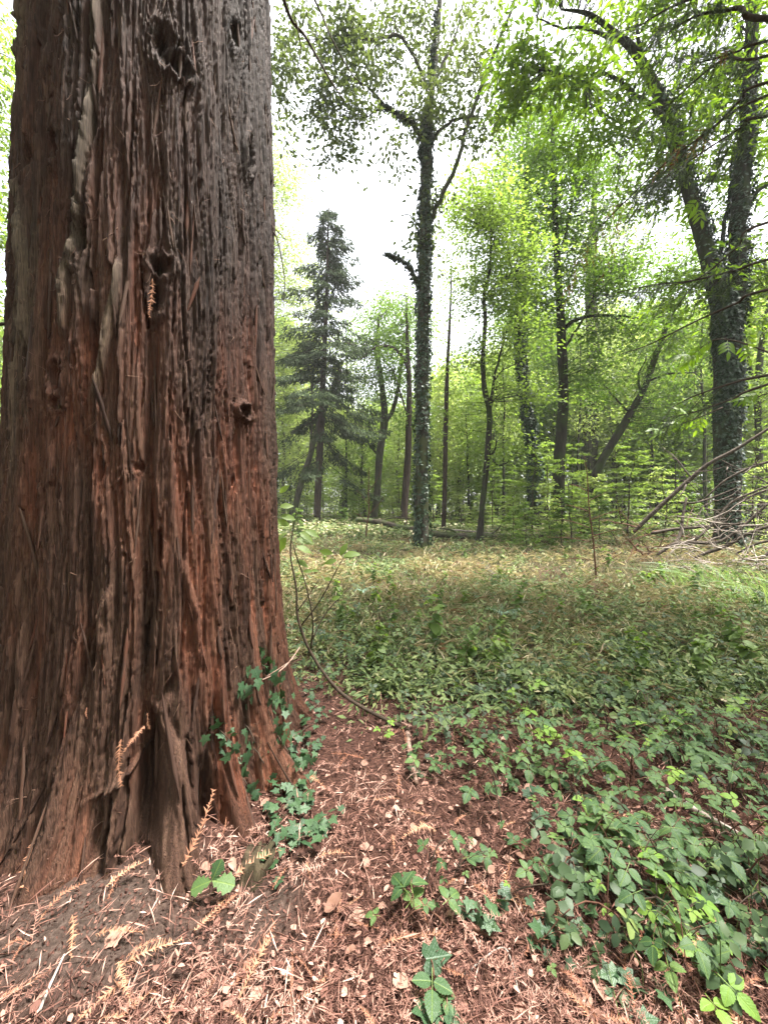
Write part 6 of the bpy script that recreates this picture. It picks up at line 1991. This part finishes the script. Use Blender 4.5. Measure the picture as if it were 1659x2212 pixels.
def tussock(px, py, n, h, w, label, seed, lean):
    rng = np.random.default_rng(seed)
    org = gp(px, py)
    pos, V, F4, A = [], [], [], []
    c = 0
    for q in range(n):
        a = rng.uniform(0, 6.28)
        b = np.array([math.cos(a) * w, math.sin(a) * w * .5, 0]) * rng.random() ** .5
        L = h * rng.uniform(.5, 1.15)
        t = np.linspace(0, 1, 6)[:, None]
        dirv = np.array([lean + rng.normal(0, .35), rng.normal(-.1, .3), 0])
        P = b + dirv * L * t ** 1.4 * .9 + np.array([0, 0, L * .8]) * (t - .55 * t ** 2.2)
        sv = norm(np.cross(dirv, [0, 0, 1.]) + rng.normal(0, .3, 3)) * .008
        ww = (1 - t ** 2) * rng.uniform(.7, 1.3)
        V.append(np.vstack([P + sv * ww, P - sv * ww]))
        i = np.arange(5)
        F4.append(np.stack([i, i + 1, i + 7, i + 6], -1) + c)
        A.append(np.full(12, rng.random()))
        c += 12
    o = obj('grass_tussock', make_mesh('grass_tussock', np.vstack(V), [np.vstack(F4)], {'rnd': np.concatenate(A)}), M['grass'])
    o.location = org
    tag(o, label, 'grass')


tussock(1575, 1275, 130, 1.3, .9, 'long arching pale green grass below the brushwood', 41, -.8)
tussock(1650, 1315, 80, 1.1, .6, 'grass tussock at the right edge of the clearing', 42, -.6)
tussock(1500, 1270, 60, 1.0, .6, 'thin tuft of leaning grass left of the brushwood', 43, -.7)


def fern(px, py, n, L, label, seed, up=.2, name='fern'):
    rng = np.random.default_rng(seed)
    org = gp(px, py) + [0, 0, up]
    root = tag(empty(name, org), label, 'fern')
    st = Geo()
    V, f = tube(np.array([[0, 0, -up - .02], [0, 0, 0]]), .003, 4)
    st.add(V, f)
    obj('stem', st.mesh('stem'), M['twig'], root)
    for q in range(n):
        a = (q / n) * 6.28 + rng.normal(0, .2)
        v = np.array([math.cos(a), math.sin(a), 0])
        g = Geo()
        t = np.linspace(0, 1, 12)
        P = v * L * t[:, None] + np.array([0, 0, 1]) * (.18 * L * np.sin(t * 2.6))[:, None]
        V, f = tube(P, np.linspace(.003, .001, 12), 3)
        g.add(V, f, .5)
        sv = np.array([-v[1], v[0], 0])
        m = 11
        for s in (-1, 1):
            ll = L * .3 * (1.05 - t[1:])
            d = v * .35 + sv * s + np.array([0, 0, -.1])
            V, f, k = stamp(LANCE[0], LANCE[1], P[1:], np.tile(d, (m, 1)), np.tile([0, 0, 1.], (m, 1)), np.stack([ll, ll * .8, ll], -1))
            g.add(V, f, .6)
        obj('frond', g.mesh('frond'), M['fern'], root)


fern(1088, 1345, 4, .34, 'pale blue green fern frond, reflection in its colour, lying flat in the clearing', 51, .14)
fern(780, 1300, 3, .4, 'light green fern beside the curved shrub stem', 52, .2)

# ------------------------------------------------------------------ shed sprigs and dead leaves, one by one
SPM = []
for i, tm in enumerate(SPRIGS):
    hi = sprig_template(30, (.10, .3, .06, .2)[i], .11, 20 + i)
    SPM.append(shared('redwood_sprig', hi, M['sprig'], None, 40 + i))


def sprig(p0, p1, k, label, group=None, wid=1.0, up=(0, -.3, 1)):
    o = obj('redwood_sprig', SPM[k], None)
    p0, p1 = np.asarray(p0, float), np.asarray(p1, float)
    L = np.linalg.norm(p1 - p0)
    place(o, p0, p1 - p0, up, [L, wid * min(L, .2), min(L, .25)])
    tag(o, label, 'sprig', group)
    return o


def tr_(px, py, off=.03):
    ph, z = surf_at(px, py)
    return tpoint(np.array(ph), z, float(surf_r(ph, z)) + off)


sprig(tr_(326, 610, .05), tr_(328, 695, .06), 0, 'orange sprig dangling from the knot high on the redwood', up=(.4, -1, .2), wid=.8)
sprig(tr_(278, 1570, .06), tr_(285, 1655, .06), 2, 'tan sprig hanging on the bark low on the redwood', up=(.4, -1, .2))
sprig(tr_(318, 1535, .06), tr_(330, 1570, .07), 1, 'short tan sprig caught in the root hollow', up=(.4, -1, .2))
sprig(tr_(310, 1565, .06), tr_(285, 1600, .07), 1, 'pale sprig beside the hollow above the front root', up=(.4, -1, .2))
sprig(tr_(212, 1510, .04), tr_(214, 1530, .05), 3, 'tiny pale sprig stuck on the bark', up=(.4, -1, .2))
g0 = gp(395, 1905)
sprig(at(395, 1870, 1.42), at(457, 1705, 1.55), 2, 'long orange sprig leaning upright against the front root', up=(.3, -1, .2))
sprig(at(480, 1800, 1.52), at(490, 1765, 1.56), 3, 'short sprig standing on the right root', up=(.3, -1, .2))
sprig(at(130, 1935, 1.5), at(78, 1815, 1.55), 1, 'long tan sprig curling upward at the left of the roots', up=(-.8, -.6, .2))
sprig(gp(232, 1935, .03), gp(322, 1880, .05), 0, 'orange sprig lying left of the front root')
sprig(gp(505, 1925, .04), gp(605, 1858, .05), 0, 'orange sprig lying right of the oak seedling')
sprig(gp(420, 2030, .03), gp(490, 1955, .04), 2, 'orange sprig lying from the front root toward the seedling')
sprig(gp(148, 1995, .02), gp(160, 2080, .02), 0, 'broad rusty sprig on the bare soil at the lower left')
sprig(gp(20, 2100, .02), gp(55, 2050, .02), 3, 'orange sprig at the left edge of the bare soil')
sprig(gp(0, 2170, .02), gp(110, 2105, .02), 2, 'long sprig lying in the bottom left corner')
sprig(gp(275, 2075, .02), gp(345, 2050, .03), 3, 'yellowish sprig in front of the root tip')
sprig(gp(250, 2100, .02), gp(300, 2180, .02), 1, 'curved yellow sprig at the bottom left of centre')
sprig(gp(330, 2180, .02), gp(355, 2120, .02), 0, 'orange sprig pointing up near the bottom edge')
sprig(gp(690, 1870, .03), gp(755, 1855, .03), 0, 'golden sprig lying on red litter right of the stub')
sprig(gp(660, 1880, .03), gp(675, 1915, .03), 1, 'golden sprig hanging down from the one beside it')
sprig(gp(1020, 1930, .03), gp(1095, 1990, .03), 0, 'long tan sprig behind the bramble sprig')
sprig(gp(1140, 2090, .03), gp(1215, 2010, .03), 0, 'broad orange sprig right of the bramble sprig')
rng = np.random.default_rng(901)
n = 0
while n < 110:
    x, y = area(1, rng, .95, 3.6, 2.2, -1.05, 1.0, .1)
    x, y = float(x[0]), float(y[0])
    if not off_trunk(np.array(x), np.array(y), .03) or rng.random() < float(bare(x, y)) * .8 or (x > .9 and rng.random() < .5):
        continue
    a = rng.normal(.9, .9) + (math.pi if rng.random() < .5 else 0)
    L = rng.uniform(.08, .2)
    x1, y1 = x + L * math.cos(a), y + L * math.sin(a)
    sprig((x, y, float(gz(x, y)) + .022), (x1, y1, float(gz(x1, y1)) + rng.uniform(.018, .05)), int(rng.integers(4)), 'shed redwood sprig lying loose on the red litter', 'shed sprigs scattered over the litter', rng.uniform(.7, 1.1), (rng.normal(0, .4), rng.normal(-.2, .4), 1))
    n += 1
DL = [shared('dead_leaf', oval(fold=.25, droop=-.2), M['dead_leaf'], None, 61), shared('dead_leaf', OAKT, M['dead_leaf'], None, 62), shared('dead_leaf', oval(((0, 0), (.2, .25), (.5, .33), (.8, .2), (1, 0)), fold=.5, droop=.35), M['dead_leaf'], None, 63)]


def dead_leaf(x, y, s, k, label, group, rng):
    o = obj('dead_leaf', DL[k], None)
    a = rng.uniform(0, 6.28)
    place(o, (x, y, float(gz(x, y)) + rng.uniform(.015, .03)), [math.cos(a), math.sin(a), rng.normal(.1, .2)], [rng.normal(0, .35), rng.normal(-.2, .35), 1], s)
    tag(o, label, 'dead leaf', group)


for px, py, s, lab in ((285, 2010, .085, 'pink beige oak leaf lying on soil in front of the redwood'), (700, 1985, .085, 'long brown dead leaf on the litter near the bare soil'), (850, 2125, .065, 'curled brown dead leaf left of the bottom ivy'), (1300, 2135, .08, 'pale pink dead leaf at the bottom right'), (1255, 2160, .06, 'cupped tan dead leaf beside the pale pink one')):
    p = gp(px, py)
    dead_leaf(p[0], p[1], s, 1 if 'oak' in lab else 0, lab, None, rng)
n = 0
while n < 170:
    x, y = area(1, rng, .95, 4.2, 2.1, -.7, 1.1, .1)
    x, y = float(x[0]), float(y[0])
    if not off_trunk(np.array(x), np.array(y), .03) or rng.random() < float(bare(x, y)) * .9 or rng.random() < np.clip(.35 - x * .5, 0, .8):
        continue
    dead_leaf(x, y, rng.uniform(.03, .058), int(rng.integers(3)), 'small beige dead leaf lying on the litter', 'dead leaves scattered over the litter', rng)
    n += 1

# ------------------------------------------------------------------ thin haze added to brighten the background
def build_haze():
    x, y0, y1, z0, z1 = 190, -70, 175, -2.0, 46
    V = [(-x, y0, z0), (x, y0, z0), (x, y1, z0), (-x, y1, z0), (-x, y0, z1), (x, y0, z1), (x, y1, z1), (-x, y1, z1)]
    me = make_mesh('haze', np.array(V, float), [np.array([(0, 3, 2, 1), (4, 5, 6, 7), (0, 1, 5, 4), (1, 2, 6, 5), (2, 3, 7, 6), (3, 0, 4, 7)])], None, False)
    m, t, out = nt('haze')
    v = t.nodes.new('ShaderNodeVolumePrincipled')
    v.inputs['Color'].default_value = (.95, .97, .93, 1)
    v.inputs['Density'].default_value = HAZE
    t.links.new(v.outputs[0], out.inputs['Volume'])
    tag(obj('haze', me, m), 'thin haze added to brighten the background between the trees', kind='stuff')


HAZE = .0006
build_haze()
